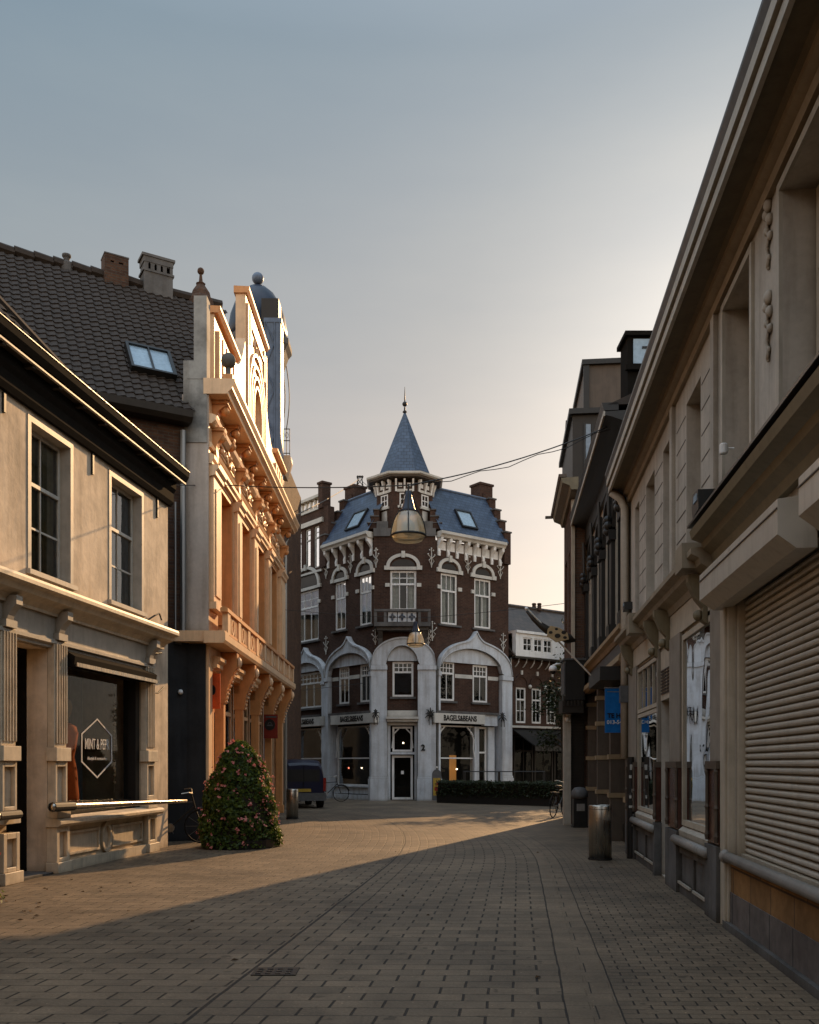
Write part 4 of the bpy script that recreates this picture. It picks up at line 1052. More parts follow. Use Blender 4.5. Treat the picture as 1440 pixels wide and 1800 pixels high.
for fr, a, b, lab in ((FL, 581, 657, 'long white sign board with dark letters over the shop window left of the door'), (FL, 501, 569, 'white sign board with dark letters on the far left bay behind the van'), (FR_, 764, 853, 'white sign board with dark letters over the shop window right of the door')):
    s0_, s1_ = sorted((fr.s(a, .3), fr.s(b, .3))); c = fr.p((s0_+s1_)/2, .2, 3.4)
    t = thing('shop_sign', lab, 'shop sign', tuple(c))
    mb = MB(); mb.box(fr, s0_, s1_, .02, .30, 3.40, 3.83); mb.build('board', M['stone'], t)
    text('BAGELS&BEANS', .34, fr, (s0_+s1_)/2, 3.615, .306, 'black', t, bold=.03, xs=(.80 if fr is FR_ else .74)*min(1, (s1_-s0_)/2.9))
# glazed side door in the right bay
window(FR_, FR_.s(842), FR_.s(858), .2, 3.30, -.12, E, 'white', 1, 1, .62, (1, 1), fw=.09, name='side_door', g='shopglass')
mb = MB(); mb.box(FR_, FR_.s(834), FR_.s(842), -.3, .02, 0, 3.3).box(FR_, FR_.s(858), FR_.s(869), -.3, .02, 0, 3.3); mb.box(FR_, FR_.s(853, .3)+.01, FR_.s(869), .01, .22, 3.34, 3.84); mb.build('door_surround', M['whitewall'], E)
# corner entrance
mb = MB(); d0_, d1_ = FC.s(681), FC.s(734)
mb.box(FC, d0_, d0_+.13, -.36, .02, 0, 3.35).box(FC, d1_-.13, d1_, -.36, .02, 0, 3.35)
mb.box(FC, d0_+.13, d1_-.13, -.36, .0, 2.02, 2.12)
mb.build('door_surround', M['whitewall'], E)
dw_ = window(FC, d0_+.20, d1_-.20, .03, 1.98, -.16, E, 'white', 1, 1, None, fw=.10, name='door', g='shopglass')
mb = MB(); mb.tube([FC.p(d0_+.33, -.12, .95), FC.p(d0_+.33, -.08, 1.0), FC.p(d0_+.33, -.12, 1.12)], .02, 6); mb.build('handle', M['iron'], dw_)
mb = MB(); mb.box(FC, (d0_+d1_)/2-.06, (d0_+d1_)/2+.06, -.19, -.18, 1.15, 1.3); mb.build('notice', M['white'], dw_)
window(FC, d0_+.22, d1_-.22, 2.14, 3.25, -.16, E, 'white', 1, 1, None, fw=.09, name='fanlight', g='shopglass')
mb = MB()
for sx_, sg in ((d0_+.2, 1), (d1_-.2, -1)): mb.tube([FC.p(sx_+sg*x, -.1, h) for x, h in ((0, 2.3), (.05, 2.7), (.1, 2.95), (.3, 3.15))], .03, 5)
mb.build('scroll_bracket', M['white'], E)
mb = MB(); mb.box(FC, d0_-.05, d1_+.05, 0, .40, 3.56, 3.66).box(FC, d0_, d1_, 0, .32, 3.45, 3.56).box(FC, d0_, d1_, -.3, .05, 3.3, 3.95); mb.build('door_canopy', M['stone'], E)
text('2', .36, FC, FC.s(744, .27), EYE+(HY-1315)/40, .285, 'black', E, name='house_number', bold=.03)
# black plant-like wall ornaments at sign height
for fr, px in ((FL, 661), (FC, 757), (FR_, 883), (FL, 497)):
    s_ = fr.s(px, .3); mb = MB(); o = fr.p(s_, .32, 3.75)
    for k in range(9):
        a = k*.7+.2; L_ = .2+.12*random.random(); mb.tube([o, o+Vector((fr.u[0]*math.cos(a)*L_*.6, fr.u[1]*math.cos(a)*L_*.6, math.sin(a)*L_*.7+.06)), o+Vector((fr.u[0]*math.cos(a)*L_, fr.u[1]*math.cos(a)*L_, math.sin(a)*L_))], .035, 5, .012)
    for x in (-.06, .08): mb.tube([o+Vector((x, 0, -.1)), o+Vector((x, -.02, -.45))], .018, 5)
    mb.build('iron_torch_holder', M['iron'], E)
# ---- middle floor windows
for k, o in enumerate([(FL,)+x for x in wl1m]+[(FR_,)+x for x in wr1m]+[(FC,)+wcm]):
    fr, a, b, c0, c1 = o
    wide = b-a > 1.2
    window(fr, a, b, c0, c1, -.02, E, 'white', 3 if wide else (1 if fr is FC else 2), 1, .70, (6 if wide else 4, 2), fw=.09, mw=.035)
    mb = MB(); mb.box(fr, a-.1, b+.1, 0, .10, c0-.09, c0-.002); mb.build('window_sill', M['graystone'], E)
for fr, rng in ((FL, (.55, L1[1]-.3)), (FR_, (.3, LR-.65))):
    mb = MB(); ops_ = [o for o in (wl1m if fr is FL else wr1m) if o[1] < tb+.5 or fr is FR_]
    x = rng[0]
    for o in sorted(ops_): 
        if o[0] > x: mb.box(fr, x, o[0]-.02, 0, .012, 5.45, 5.62)
        x = o[1]+.02
    if x < rng[1]: mb.box(fr, x, rng[1], 0, .012, 5.45, 5.62)
    mb.build('stone_band', M['stone'], E)
# ---- second floor windows with arched heads
def upper(fr, a, b, c0, c1, wide=False, tr=.66):
    window(fr, a, b, c0, c1, -.04, E, 'white', 3 if wide else 2, 1, tr, (3, 2) if wide else (3, 1), fw=.09, mw=.035, curtain='curtain', cfrac=[(0, .44), (.56, 1)] if not wide else [(0, .3), (.72, 1)])
    m_ = (a+b)/2; r = (b-a)/2
    mb = MB(); mb.sweep(fr, [(0, c0-.1), (.12, c0-.1), (.12, c0-.02), (0, c0)], a-.16, b+.16); mb.build('window_sill', M['graystone'], E)
    mb = MB(); mb.box(fr, a-.26, a-.02, 0, .10, c1+.02, c1+.20).box(fr, b+.02, b+.26, 0, .10, c1+.02, c1+.20).box(fr, a-.02, b+.02, 0, .07, c1+.02, c1+.16)
    mb.box(fr, a-.22, a-.02, 0, .07, c1-.72, c1-.56).box(fr, b+.02, b+.22, 0, .07, c1-.72, c1-.56)
    R0 = r+.02; R1 = r+.17; rise = max(.5, r*.95)
    mb.strip(fr, arc(m_, c1+.2, R0, rise-.14), arc(m_, c1+.2, R1, rise), 0, .09)
    mb.box(fr, m_-.08, m_+.08, 0, .14, c1+.2+rise-.2, c1+.2+rise+.09)
    mb.build('window_head', M['stone'], E)
    mb = MB(); q = arc(m_, c1+.2, R0-.08, rise-.24); mb.strip(fr, [(x, c1+.2) for x, h in q], q, 0, .015); mb.build('arch_field', M['dark'], E)
for o in wl1[:2]+[wl1[2]]: upper(FL, *o, wide=(o is wl1[2]))
for o in wr1: upper(FR_, *o)
upper(FC, *wc, wide=True)
# wrought iron anchors
def anchor(fr, s_, h, d=.03, k=1.0):
    mb = MB(); P = lambda x, z: fr.p(s_+x*k, d, h+z*k)
    mb.tube([P(0, -.42), P(0, .40)], .022, 5)
    mb.tube([P(-.17, .12), P(-.06, .02), P(0, .0), P(.06, .02), P(.17, .12)], .02, 5)
    mb.tube([P(-.14, -.12), P(-.05, -.24), P(0, -.38), P(.05, -.24), P(.14, -.12), P(0, .02), P(-.14, -.12)], .018, 5)
    for x, z in ((0, .42), (-.18, .15), (.18, .15), (-.1, .34), (.1, .34)): mb.ball(P(x, z), .035, 6)
    mb.build('wall_anchor', M['stone'], E)
for fr, px, py in ((FL, 574, 1002), (FL, 617, 991), (FL, 662, 981), (FR_, 758, 981), (FR_, 822, 992), (FR_, 879, 1002), (FL, 503, 1025), (FL, 574, 1135), (FL, 501, 1135), (FR_, 884, 1130), (FC, 760, 1110)):
    anchor(fr, fr.s(px), fr.h(px, py))
for px, py in ((660, 1120), (753, 1122)): anchor(FC, FC.s(px), EYE+(HY-py)/40, k=.8)
# ---- eaves with white brackets
def eave(fr, a, b, h=11.55, n=7):
    mb = MB(); mb.sweep(fr, [(0, h), (.30, h), (.34, h+.08), (.42, h+.14), (.42, h+.26), (0, h+.26)], a, b); mb.build('cornice', M['stone'], E)
    for i in range(n):
        x = a+.12+(b-a-.24)*i/(n-1)
        f2 = Fr(*fr.p(x, 0, 0).xy, fr.n[0], fr.n[1], 1)
        m_ = MB(); m_.prism(f2, [(0, h-.75), (.08, h-.78), (.10, h-.60), (.05, h-.45), (.14, h-.30), (.28, h-.16), (.30, h-.001), (0, h-.001)], -.065, .065); m_.build('eaves_bracket', M['white'], E)
        if i < n-1:
            x2 = x+(b-a-.24)/(n-1)/2; m_ = MB(); m_.box(fr, x2-.10, x2+.10, 0, .02, h-.42, h-.2); m_.box(fr, x2-.16, x2+.16, 0, .012, h-.5, h-.12); m_.build('eaves_tile', M['white'], E)
eave(FL, .06, 3.65, n=6); eave(FR_, .06, LR-.45, n=8)
mb = MB(); mb.box(FL, .3, 3.6, -.0, .025, 10.72, 11.5).box(FR_, .3, LR-.5, -.0, .010, 10.72, 11.5); mb.build('eaves_frieze', M['redbrick2'], E)
# ---- slate mansard
def slope(fr, a, b, name='roof'):
    mb = MB(); mb.face([fr.p(a, .30, 11.82), fr.p(b, .30, 11.82), fr.p(b, -1.15, 14.15), fr.p(a, -1.15, 14.15)])
    mb.face([fr.p(a, -1.15, 14.15), fr.p(b, -1.15, 14.15), fr.p(b, -5, 14.35), fr.p(a, -5, 14.35)]); mb.build(name, M['slate'], E)
    mb = MB(); mb.tube([fr.p(a, -1.15, 14.18), fr.p(b, -1.15, 14.18)], .06, 6); mb.build('ridge_roll', M['bluelead'], E)
slope(FL, .1, 3.8); slope(FR_, .1, LR-.25)
def e_sky(fr, p0, p1, lab):
    def pt(s_, t, o): return fr.p(s_, .30-1.45*t, 11.82+2.33*t)+Vector((fr.n[0]*.85, fr.n[1]*.85, .53))*o
    a, b = sorted((fr.s(p0, -.1), fr.s(p1, -.1))); t = thing('skylight', lab, 'skylight', tuple(pt(a, .2, 0)))
    mb = MB()
    for x0_, x1_, t0, t1 in ((a, a+.07, .17, .56), (b-.07, b, .17, .56), (a+.07, b-.07, .17, .20), (a+.07, b-.07, .53, .56)):
        vs = [pt(x, y, z) for z in (-.02, .10) for x, y in ((x0_, t0), (x1_, t0), (x1_, t1), (x0_, t1))]
        mb.mesh(vs, [[0, 1, 2, 3], [7, 6, 5, 4], [4, 5, 1, 0], [5, 6, 2, 1], [6, 7, 3, 2], [7, 4, 0, 3]])
    mb.build('frame', M['dark'], t)
    mb = MB(); mb.face([pt(a+.07, .2, .05), pt(b-.07, .2, .05), pt(b-.07, .53, .05), pt(a+.07, .53, .05)]); mb.build('pane', M['skyglass'], t)
e_sky(FL, 612, 636, 'small skylight in the blue slate roof left of the turret'); e_sky(FR_, 808, 836, 'small skylight in the blue slate roof right of the turret')
# ---- stepped gables between roof parts
def stepped(fr, s0, s1, chim):
    mb = MB()
    for d0, d1, h in ((.16, -.2, 12.35), (-.2, -.55, 12.95), (-.55, -.9, 13.55), (-.9, -1.35, 14.15)):
        mb.box(fr, s0, s1, d1, d0, 10.9, h)
    mb.box(fr, s0, s1, -2.6, -1.35, 10.9, 14.55)
    mb.build('step_gable', M['redbrick'], E)
    mb = MB()
    for d0, d1, h in ((.20, -.2, 12.35), (-.16, -.55, 12.95), (-.51, -.9, 13.55), (-.86, -1.35, 14.15)):
        mb.box(fr, s0-.04, s1+.04, d1, d0, h+.001, h+.07)
    mb.build('gable_coping', M['graystone'], E)
    mb = MB(); mb.box(fr, s0-.15, s1+.25, -2.1, -1.4, 14.0, chim).box(fr, s0-.2, s1+.3, -2.15, -1.35, chim, chim+.1); mb.build('chimney', M['redbrick'], E)
stepped(FR_, LR-.38, LR, 14.95); stepped(FL, 3.62, 4.0, 14.9)
# ---- left upper storey with three slim windows and balustrade
for o in slim:
    window(FL, o[0], o[1], o[2], o[3], -.05, E, 'stone', 1, 1, .72, (1, 2), fw=.07)
mb = MB(); mb.box(FL, 4.0, LL, 0, .10, 13.08, 13.30).box(FL, 4.05, LL, 0, .10, 10.75, 10.85); mb.build('stone_band', M['stone'], E)
mb = MB(); mb.box(FL, 4.35, LL, -.3, .06, 13.75, 13.85).box(FL, 4.35, LL, -.3, .06, 14.35, 14.48); mb.build('parapet_rail', M['stone'], E)
for i in range(9): m_ = MB(); p = FL.p(4.5+.38*i, -.12, 0); m_.lathe(p.x, p.y, [(.05, 13.85), (.10, 13.95), (.06, 14.12), (.09, 14.25), (.06, 14.35)], 8); m_.build('baluster', M['stone'], E, True)
mb = MB(); mb.box(FL, 4.0, 4.35, -.4, .08, 13.75, 14.9).box(FL, 3.95, 4.4, -.45, .12, 14.9, 15.0).box(FL, 7.2, 7.6, -.4, .08, 13.75, 14.75); mb.build('parapet_pier', M['redbrick'], E)
# ---- turret
TX, TY = -.215, 41.27; ap = 1.25; rv = ap/math.cos(a8)
mb = MB(); mb.lathe(TX, TY, [(rv, 11.0), (rv, 14.0)], 8, a8); mb.build('turret', M['redbrick'], E)
mb = MB()
for k in range(3):   # stepped shoulders either side
    h = 11.95+.30*k
    for sg in (-1, 1):
        xa, xb = sorted((TX+sg*1.12, TX+sg*(1.62-.13*k))); mb.wbox(xa, xb, 40.10+.03*k, 41.2, h, h+.26)
mb.build('turret_shoulder', M['redbrick'], E)
mb = MB()
for k in range(3):
    h = 11.95+.30*k
    for sg in (-1, 1):
        xa, xb = sorted((TX+sg*1.12, TX+sg*(1.66-.13*k))); mb.wbox(xa, xb, 40.06+.03*k, 41.2, h+.26, h+.299)
mb.build('shoulder_coping', M['graystone'], E)
def oct_fr(k):   # face k: 0 front, -1 left, 1 right
    a = -math.pi/2+k*math.pi/4; cx_, cy_ = TX+ap*math.cos(a), TY+ap*math.sin(a)
    return Fr(cx_, cy_, -math.sin(a), math.cos(a), 1)
for k in (-2, -1, 0, 1, 2):
    f = oct_fr(k); hw_ = ap*math.tan(a8)
    if abs(k) < 2:
        window(f, -.22, .22, 12.98, 13.52, .03, E, 'white', 2, 2, None, fw=.055, mw=.04, name='turret_window')
        mb = MB(); mb.box(f, -.34, .34, 0, .07, 13.56, 13.68).box(f, -.30, .30, 0, .09, 12.86, 12.96)
        if k: mb.box(f, -.16, .16, 0, .03, 11.9, 12.8)
        mb.build('turret_trim', M['stone'], E)
    n_ = 3 if abs(k) < 2 else 2
    for i in range(n_):
        x = -hw_+.14+(2*hw_-.28)*i/(n_-1); f2 = Fr(*f.p(x, 0, 0).xy, f.n[0], f.n[1], 1)
        m_ = MB(); m_.prism(f2, [(0, 13.60), (.07, 13.58), (.09, 13.8), (.17, 14.02), (.18, 14.11), (0, 14.11)], -.04, .04); m_.build('eaves_bracket', M['white'], E)
        if i < n_-1: x2 = x+(2*hw_-.28)/(n_-1)/2; m_ = MB(); m_.box(f, x2-.075, x2+.075, .0, .03, 13.78, 13.96); m_.build('eaves_tile', M['white'], E)
mb = MB(); mb.lathe(TX, TY, [(1.20, 14.13), (1.70, 14.16), (1.70, 14.22), (1.20, 14.22)], 8, a8); mb.build('turret_soffit', M['brownstone'], E)
mb = MB(); mb.lathe(TX, TY, [(1.20, 14.221), (1.76, 14.225), (1.84, 14.27), (1.85, 14.35), (1.20, 14.46)], 8, a8); mb.build('turret_cornice', M['stone'], E)
mb = MB(); mb.lathe(TX, TY, [(1.30, 14.44), (1.24, 14.56), (1.07, 14.97), (.012, 17.60)], 8, a8); mb.build('spire', M['slate'], E)
mb = MB(); mb.lathe(TX, TY, [(.05, 17.50), (.11, 17.56), (.04, 17.64), (.035, 17.78)], 10); mb.ball((TX, TY, 17.92), .115, 10); mb.lathe(TX, TY, [(.025, 18.0), (.03, 18.15), (.008, 18.7)], 6); mb.build('finial', M['iron'], E, True)
# front of the turret base: plaque and carved stones
mb = MB(); mb.box(FC, WC/2-.32, WC/2+.32, .012, .09, 11.55, 11.8)
for sg in (-1, 1): mb.box(FC, WC/2+sg*.95-.42, WC/2+sg*.95+.42, .012, .08, 11.6, 11.95).box(FC, WC/2+sg*.98-.25, WC/2+sg*.98+.25, .012, .08, 11.95, 12.25)
mb.build('carved_stone', M['graystone'], E)
# ---- corner balcony
mb = MB(); x0_, x1_ = FC.s(658, .6), FC.s(757, .6)
mb.box(FC, x0_, x1_, .013, .75, 7.55, 7.72).box(FC, x0_+.1, x1_-.1, .013, .6, 7.4, 7.55)
for x in (x0_+.25, x1_-.25): f2 = Fr(*FC.p(x, 0, 0).xy, FC.n[0], FC.n[1], 1); mb.prism(f2, [(.013, 6.7), (.12, 6.75), (.2, 7.1), (.55, 7.4), (.013, 7.4)], -.1, .1)
mb.build('balcony', M['graystone'], E)
mb = MB(); mb.box(FC, x0_, x1_, .60, .78, 8.18, 8.28)
for a in (x0_, x0_+.42, x1_-.54, x1_-.12): mb.box(FC, a, a+.12, .62, .75, 7.72, 8.18)
mb.build('balcony_rail', M['graystone'], E)
for i in range(3):
    a = x0_+.60+.42*i; m_ = MB(); m_.box(FC, a, a+.38, .66, .70, 7.74, 8.16); bp = m_.build('balcony_panel', M['whitewall'], E)
    m_ = MB(); c = a+.19
    m_.tube([FC.p(c+.13*math.cos(t)*(.6+.4*math.cos(4*t)), .715, 7.95+.16*math.sin(t)*(.6+.4*math.cos(4*t))) for t in [k*.262 for k in range(25)]], .018, 4)
    m_.build('rosette', M['slate'], bp)
# warm interior glimpses
mb = MB(); mb.box(FR_, FR_.s(795, -.6), FR_.s(807, -.6), -.82, -.8, .7, 2.0); mb.build('lit_panel', M['glow'], E)
for fr, px, py, m_ in ((FL, 613, 1350, 'bulbred'), (FL, 636, 1350, 'bulb'), (FC, 709, 1306, 'bulb'), (FR_, 770, 1308, 'bulb'), (FR_, 803, 1352, 'bulb')):
    mb = MB(); s_ = fr.s(px, -.5); mb.ball(fr.p(s_, -.5, fr.h(px, py, -.5)), .04, 8)
    tag(mb.build('lamp_bulb', M[m_]), {613: 'tiny reddish lamp bulb glowing inside the shop window left of the door', 636: 'tiny white lamp bulb glowing right of the reddish one in the left shop window', 709: 'tiny lamp bulb glowing in the fanlight above the corner door', 770: 'tiny lamp bulb high at the left edge of the right shop window', 803: 'tiny lamp bulb glowing low in the middle of the right shop window'}[px], 'lamp bulb')

# ------------------------------------------------------------------ F: low brick house to the right of it
FF = Fr(4.74, 42.95, .806, .592, 1)
Fh = thing('low_house', 'low brick house with white dormer strip and dark awning right of the corner building', 'low house', (6, 44, 0))
LF = 13.0
fo = [pr1(FF, 907, 925)+(3.55, 5.25), pr1(FF, 935, 952)+(3.55, 5.25), pr1(FF, 961, 978)+(3.55, 5.25)]
mb = MB(); wall(mb, FF, 0, LF, 0, 6.6, -.35, 0, fo+[(.2, 6, 0, 3.0)]); mb.build('wall', M['redbrick2'], Fh)
mb = MB(); mb.box(FF, .01, LF, -7, -.9, 0, 6.8).box(FF, .01, LF, -.9, -.36, 3.0, 3.4); mb.build('room_lining', M['interior'], Fh)
for o in fo:
    window(FF, *o, -.04, Fh, 'white', 2, 2, .66, (2, 1), fw=.09)
    c = (o[0]+o[1])/2; mb = MB(); r = (o[1]-o[0])/2
    mb.strip(FF, arc(c, 5.3, r+.05, .45), arc(c, 5.3, r+.16, .58), 0, .05); mb.build('brick_arch', M['redbrick'], Fh)
    mb = MB(); mb.box(FF, c-.05, c+.05, 0, .09, 5.85, 6.05).ball(FF.p(o[1]+.18, .08, 5.3), .1, 8); mb.build('stone_boss', M['stone'], Fh)
dm = [pr1(FF, 912, 928)+(6.95, 7.6), pr1(FF, 931, 946)+(6.95, 7.6), pr1(FF, 948, 963)+(6.95, 7.6)]
mb = MB(); wall(mb, FF, .1, 4.2, 6.68, 7.78, .05, .30, dm); mb.box(FF, .1, 4.3, -1.0, .38, 7.78, 7.9); mb.build('dormer', M['white'], Fh)
for o in dm: window(FF, *o, .27, Fh, 'white', 2, 2, None, fw=.06, mw=.04)
mb = MB(); mb.box(FF, .1, 4.2, 0.0, .05, 6.6, 7.7); mb.build('dormer_back', M['interior'], Fh)
mb = MB(); mb.box(FF, 0, LF, 0, .36, 6.58, 6.68)
mb.build('gutter', M['darkwood'], Fh)
for i in range(9): m_ = MB(); x = .3+.5*i; m_.tube([FF.p(x, .02, 6.2), FF.p(x, .12, 6.25), FF.p(x, .28, 6.42), FF.p(x, .32, 6.58)], .03, 5); m_.build('eaves_hook', M['stone'], Fh)
mb = MB(); mb.face([FF.p(0, .3, 6.72), FF.p(LF, .3, 6.72), FF.p(LF, -3.0, 9.75), FF.p(0, -3.0, 9.75)]); mb.face([FF.p(0, -3, 9.75), FF.p(LF, -3, 9.75), FF.p(LF, -6.3, 6.7), FF.p(0, -6.3, 6.7)])
mb.face([FF.p(0, .3, 6.72), FF.p(0, -3, 9.75), FF.p(0, -6.3, 6.7)]); mb.build('roof', M['browntile'], Fh)
mb = MB(); mb.tube([FF.p(0, -3, 9.78), FF.p(LF, -3, 9.78)], .09, 6); mb.build('ridge', M['browntile'], Fh)
mb = MB(); c = FF.p(FF.s(943, -3), -3, 0)
for x in (-.12, .16): mb.lathe(c.x+x, c.y, [(.12, 9.7), (.10, 10.0), (.13, 10.05), (.09, 10.1)], 8)
mb.build('chimney_pots', M['redbrick'], Fh)
mb = MB(); mb.box(FF, .0, 5.5, 0, .12, 3.32, 3.42); mb.build('stone_band', M['stone'], Fh)
# awning and dark glazed front
mb = MB()
mb.mesh([FF.p(.1, .02, 3.28), FF.p(5.5, .02, 3.28), FF.p(5.5, 1.6, 2.45), FF.p(.1, 1.6, 2.45), FF.p(.1, .02, 3.22), FF.p(5.5, .02, 3.22), FF.p(5.5, 1.6, 2.39), FF.p(.1, 1.6, 2.39)], [[0, 1, 2, 3], [7, 6, 5, 4], [0, 3, 7, 4], [1, 5, 6, 2], [3, 2, 6, 7]])
for i in range(14): mb.box(FF, .1+.385*i, .1+.385*i+.34, 1.59, 1.61, 2.2, 2.42)
mb.build('awning', M['dark'], Fh)
for i in range(4): window(FF, .35+1.35*i, 1.6+1.35*i, .05, 2.95, -.1, Fh, 'darkwood', 2, 1, .75, (2, 1), fw=.08, name='shop_window', g='shopglass')
mb = MB(); mb.tube([FF.p(-.04, .1, 0), FF.p(-.04, .1, 6.6)], .05, 6); mb.build('downpipe', M['zinc'], Fh)
# lattice mast far behind
ms = MB(); mx_, my_ = (633-720)/1600*62, 62; zt = EYE+(HY-840)*62/1600
for sx_ in (-1, 1):
    for sy in (-1, 1): ms.tube([(mx_+sx_*.55, my_+sy*.55, zt-3), (mx_+sx_*.12, my_+sy*.12, zt)], .035, 4)
for j in range(5):
    a = .55-.43*j/5; z = zt-3+.6*j; ms.tube([(mx_-a, my_-a, z), (mx_+a, my_-a, z+.55)], .025, 4); ms.tube([(mx_+a, my_-a, z), (mx_-a, my_-a, z+.55)], .025, 4)
ms.tube([(mx_, my_, 0), (mx_, my_, zt-2.5)], .3, 6)
for k in range(3): ms.ball((mx_-.15+.15*k, my_, zt+.08), .09, 6)
tag(ms.build('lattice_mast', M['iron']), 'small dark lattice mast with insulators rising behind the left slate roof', 'mast')
# ------------------------------------------------------------------ H: long beige building on the right
H0y = 2.0
FH = Fr(2.184+.109375*H0y, H0y, 175, 1600, -1)
yh = lambda px, d=0.0: FH.s(px, d)
LH = yh(1108)
Hh = thing('beige_building', 'long beige rendered building with deep brown eaves, shops and a closed roller shutter', 'beige building', (5, 9, 0))
up = [(yh(1376)-1.25, yh(1376)), (yh(1323), yh(1275)), (yh(1232), yh(1207)), (yh(1184), yh(1166)), (yh(1151), yh(1136)), (yh(1124), yh(1117))]
up = [(a, b, 4.15, 6.02 if i > 1 else 6.18) for i, (a, b) in enumerate(up)]
shut = (yh(1440)-2.0, yh(1292)); win2 = (yh(1256), yh(1203)); dorH = (yh(1183), yh(1163)); win1 = (yh(1160), yh(1124))
mb = MB()
wall(mb, FH, 0, LH, 0, 6.35, -.34, 0, up+[(shut[0], shut[1], .60, 3.2), (win2[0], win2[1], .62, 3.22), (dorH[0], dorH[1], .02, 3.2), (win1[0], win1[1], .62, 3.22)])
mb.box(FH, LH-.3, LH, -7, -.34, 0, 6.4)
mb.build('wall', M['hwall'], Hh)
mb = MB(); mb.box(FH, 0, LH-.31, -7, -1.6, 0, 6.5).box(FH, 0, LH-.31, -1.6, -.35, 3.4, 3.8); mb.build('room_lining', M['interior'], Hh)
# channel joints in the render of the far part
for lo, hi in ((yh(1262)+.03, up[2][0]-.05), (up[2][1]+.05, up[3][0]-.25), (up[3][1]+.05, up[4][0]-.05), (up[4][1]+.05, up[5][0]-.05)):
    mb = MB()
    for j in range(7): mb.box(FH, lo, hi, 0, .004, 4.15+.29*j, 4.15+.29*j+.014)
    mb.build('channel_joints', M['darkwood'], Hh)
mb = MB()
for px in (1262, 1187): mb.box(FH, yh(px)-.02, yh(px)+.14, 0, .05, 4.1, 6.3)
mb.build('pilaster_strip', M['hwall'], Hh)
for i, (a, b, c0, c1) in enumerate(up):
    t = .05
    window(FH, a+.02, b-.02, c0, c1-.02, -.25, Hh, 'htrim', 2, 1, .68, (2, 1), fw=.08, curtain='curtain', cfrac=[(0, .3), (.7, 1)])
    if i < 2:
        mb = MB(); mb.box(FH, a-.07, a, 0, .03, c0, c1+.07).box(FH, b, b+.07, 0, .03, c0, c1+.07).box(FH, a, b, 0, .03, c1, c1+.07); mb.build('window_surround', M['hfascia'], Hh)
# relief ornaments between the windows
for i, z in enumerate((6.02, 5.25)):
    s_ = yh(1355); mb = MB(); rs_ = [(.0, .26), (.05, .2), (-.03, .12), (.04, .05), (-.04, -.03), (.05, -.1), (.0, -.2), (.02, -.28)]
    for k, (x, q) in enumerate(rs_): mb.ball(FH.p(s_+x, .015, z+q*.95), .045-.004*k, 7, 1.3)
    mb.tube([FH.p(s_+x, .02, z+q*.95) for x, q in rs_], .018, 5); mb.build('relief_ornament', M['hwall'], Hh, True)
# eaves
mb = MB(); mb.sweep(FH, [(0, 6.30), (.05, 6.30), (.07, 6.36), (.05, 6.40), (.12, 6.44), (.12, 6.50), (0, 6.50)], 0, LH); mb.build('bed_moulding', M['tanrender'], Hh)
mb = MB(); mb.sweep(FH, [(-.1, 6.50), (.12, 6.50), (.16, 6.53), (.36, 6.53), (.36, 6.56), (-.1, 6.58)], 0, LH+.05); mb.build('soffit', M['hsoffit'], Hh)
mb = MB(); mb.sweep(FH, [(.345, 6.50), (.385, 6.50), (.385, 6.60), (.345, 6.60)], 0, LH+.06).sweep(FH, [(.355, 6.63), (.415, 6.63), (.415, 6.74), (.355, 6.74)], 0, LH+.06); mb.build('fascia_board', M['hfascia'], Hh)
mb = MB(); mb.box(FH, 0, LH+.06, .30, .37, 6.59, 6.65).sweep(FH, [(.3, 6.741), (.41, 6.741), (.44, 6.82), (.44, 6.86), (.3, 6.86)], 0, LH+.06); mb.build('gutter', M['ash'], Hh)
mb = MB(); mb.mesh([FH.p(0, .4, 6.9), FH.p(LH, .4, 6.9), FH.p(LH, -3.3, 9.0), FH.p(0, -3.3, 9.0), FH.p(0, -7, 6.9), FH.p(LH, -7, 6.9)], [[0, 1, 2, 3], [3, 2, 5, 4], [1, 5, 2], [0, 3, 4], [0, 4, 5, 1]]); mb.build('roof', M['browntile'], Hh)
# ground floor cornice: high part near, low part far
hc = yh(1212, .30); hc2 = yh(1190, .30)
mb = MB()
mb.sweep(FH, [(0, 3.70), (.06, 3.70), (.08, 3.78), (.16, 3.84), (.18, 3.90), (.28, 3.94), (.30, 4.02), (0, 4.06)], 0, hc)
mb.build('shop_cornice', M['brownwood'], Hh)
mb = MB(); mb.box(FH, 0, hc+.02, 0, .32, 4.06, 4.085); mb.build('lead_flashing', M['dark'], Hh)
mb = MB(); mb.sweep(FH, [(0, 3.56), (.05, 3.56), (.08, 3.64), (.18, 3.70), (.20, 3.76), (.28, 3.80), (.28, 3.86), (0, 3.88)], hc+.02, LH+.02); mb.box(FH, hc+.25, hc+.65, .0, .33, 3.70, 3.97).box(FH, yh(1143)-.1, yh(1143)+.25, .0, .33, 3.62, 3.93); mb.build('shop_cornice', M['hsoffitlight'], Hh)
mb = MB(); mb.box(FH, 0, LH, 0, .035, 3.25, 3.56); mb.build('shop_frieze', M['htrim'], Hh)
for s_ in (hc+.45, yh(1183)+.08, yh(1161), yh(1116)):
    f2 = Fr(*FH.p(s_, 0, 0).xy, FH.n[0], FH.n[1], 1)
    mb = MB(); mb.prism(f2, [(.035, 3.12), (.09, 3.16), (.08, 3.3), (.16, 3.4), (.24, 3.58), (.24, 3.66), (.035, 3.66)], -.07, .07); mb.ball(FH.p(s_, .12, 3.22), .06, 8); mb.build('console', M['brownwood'], Hh)
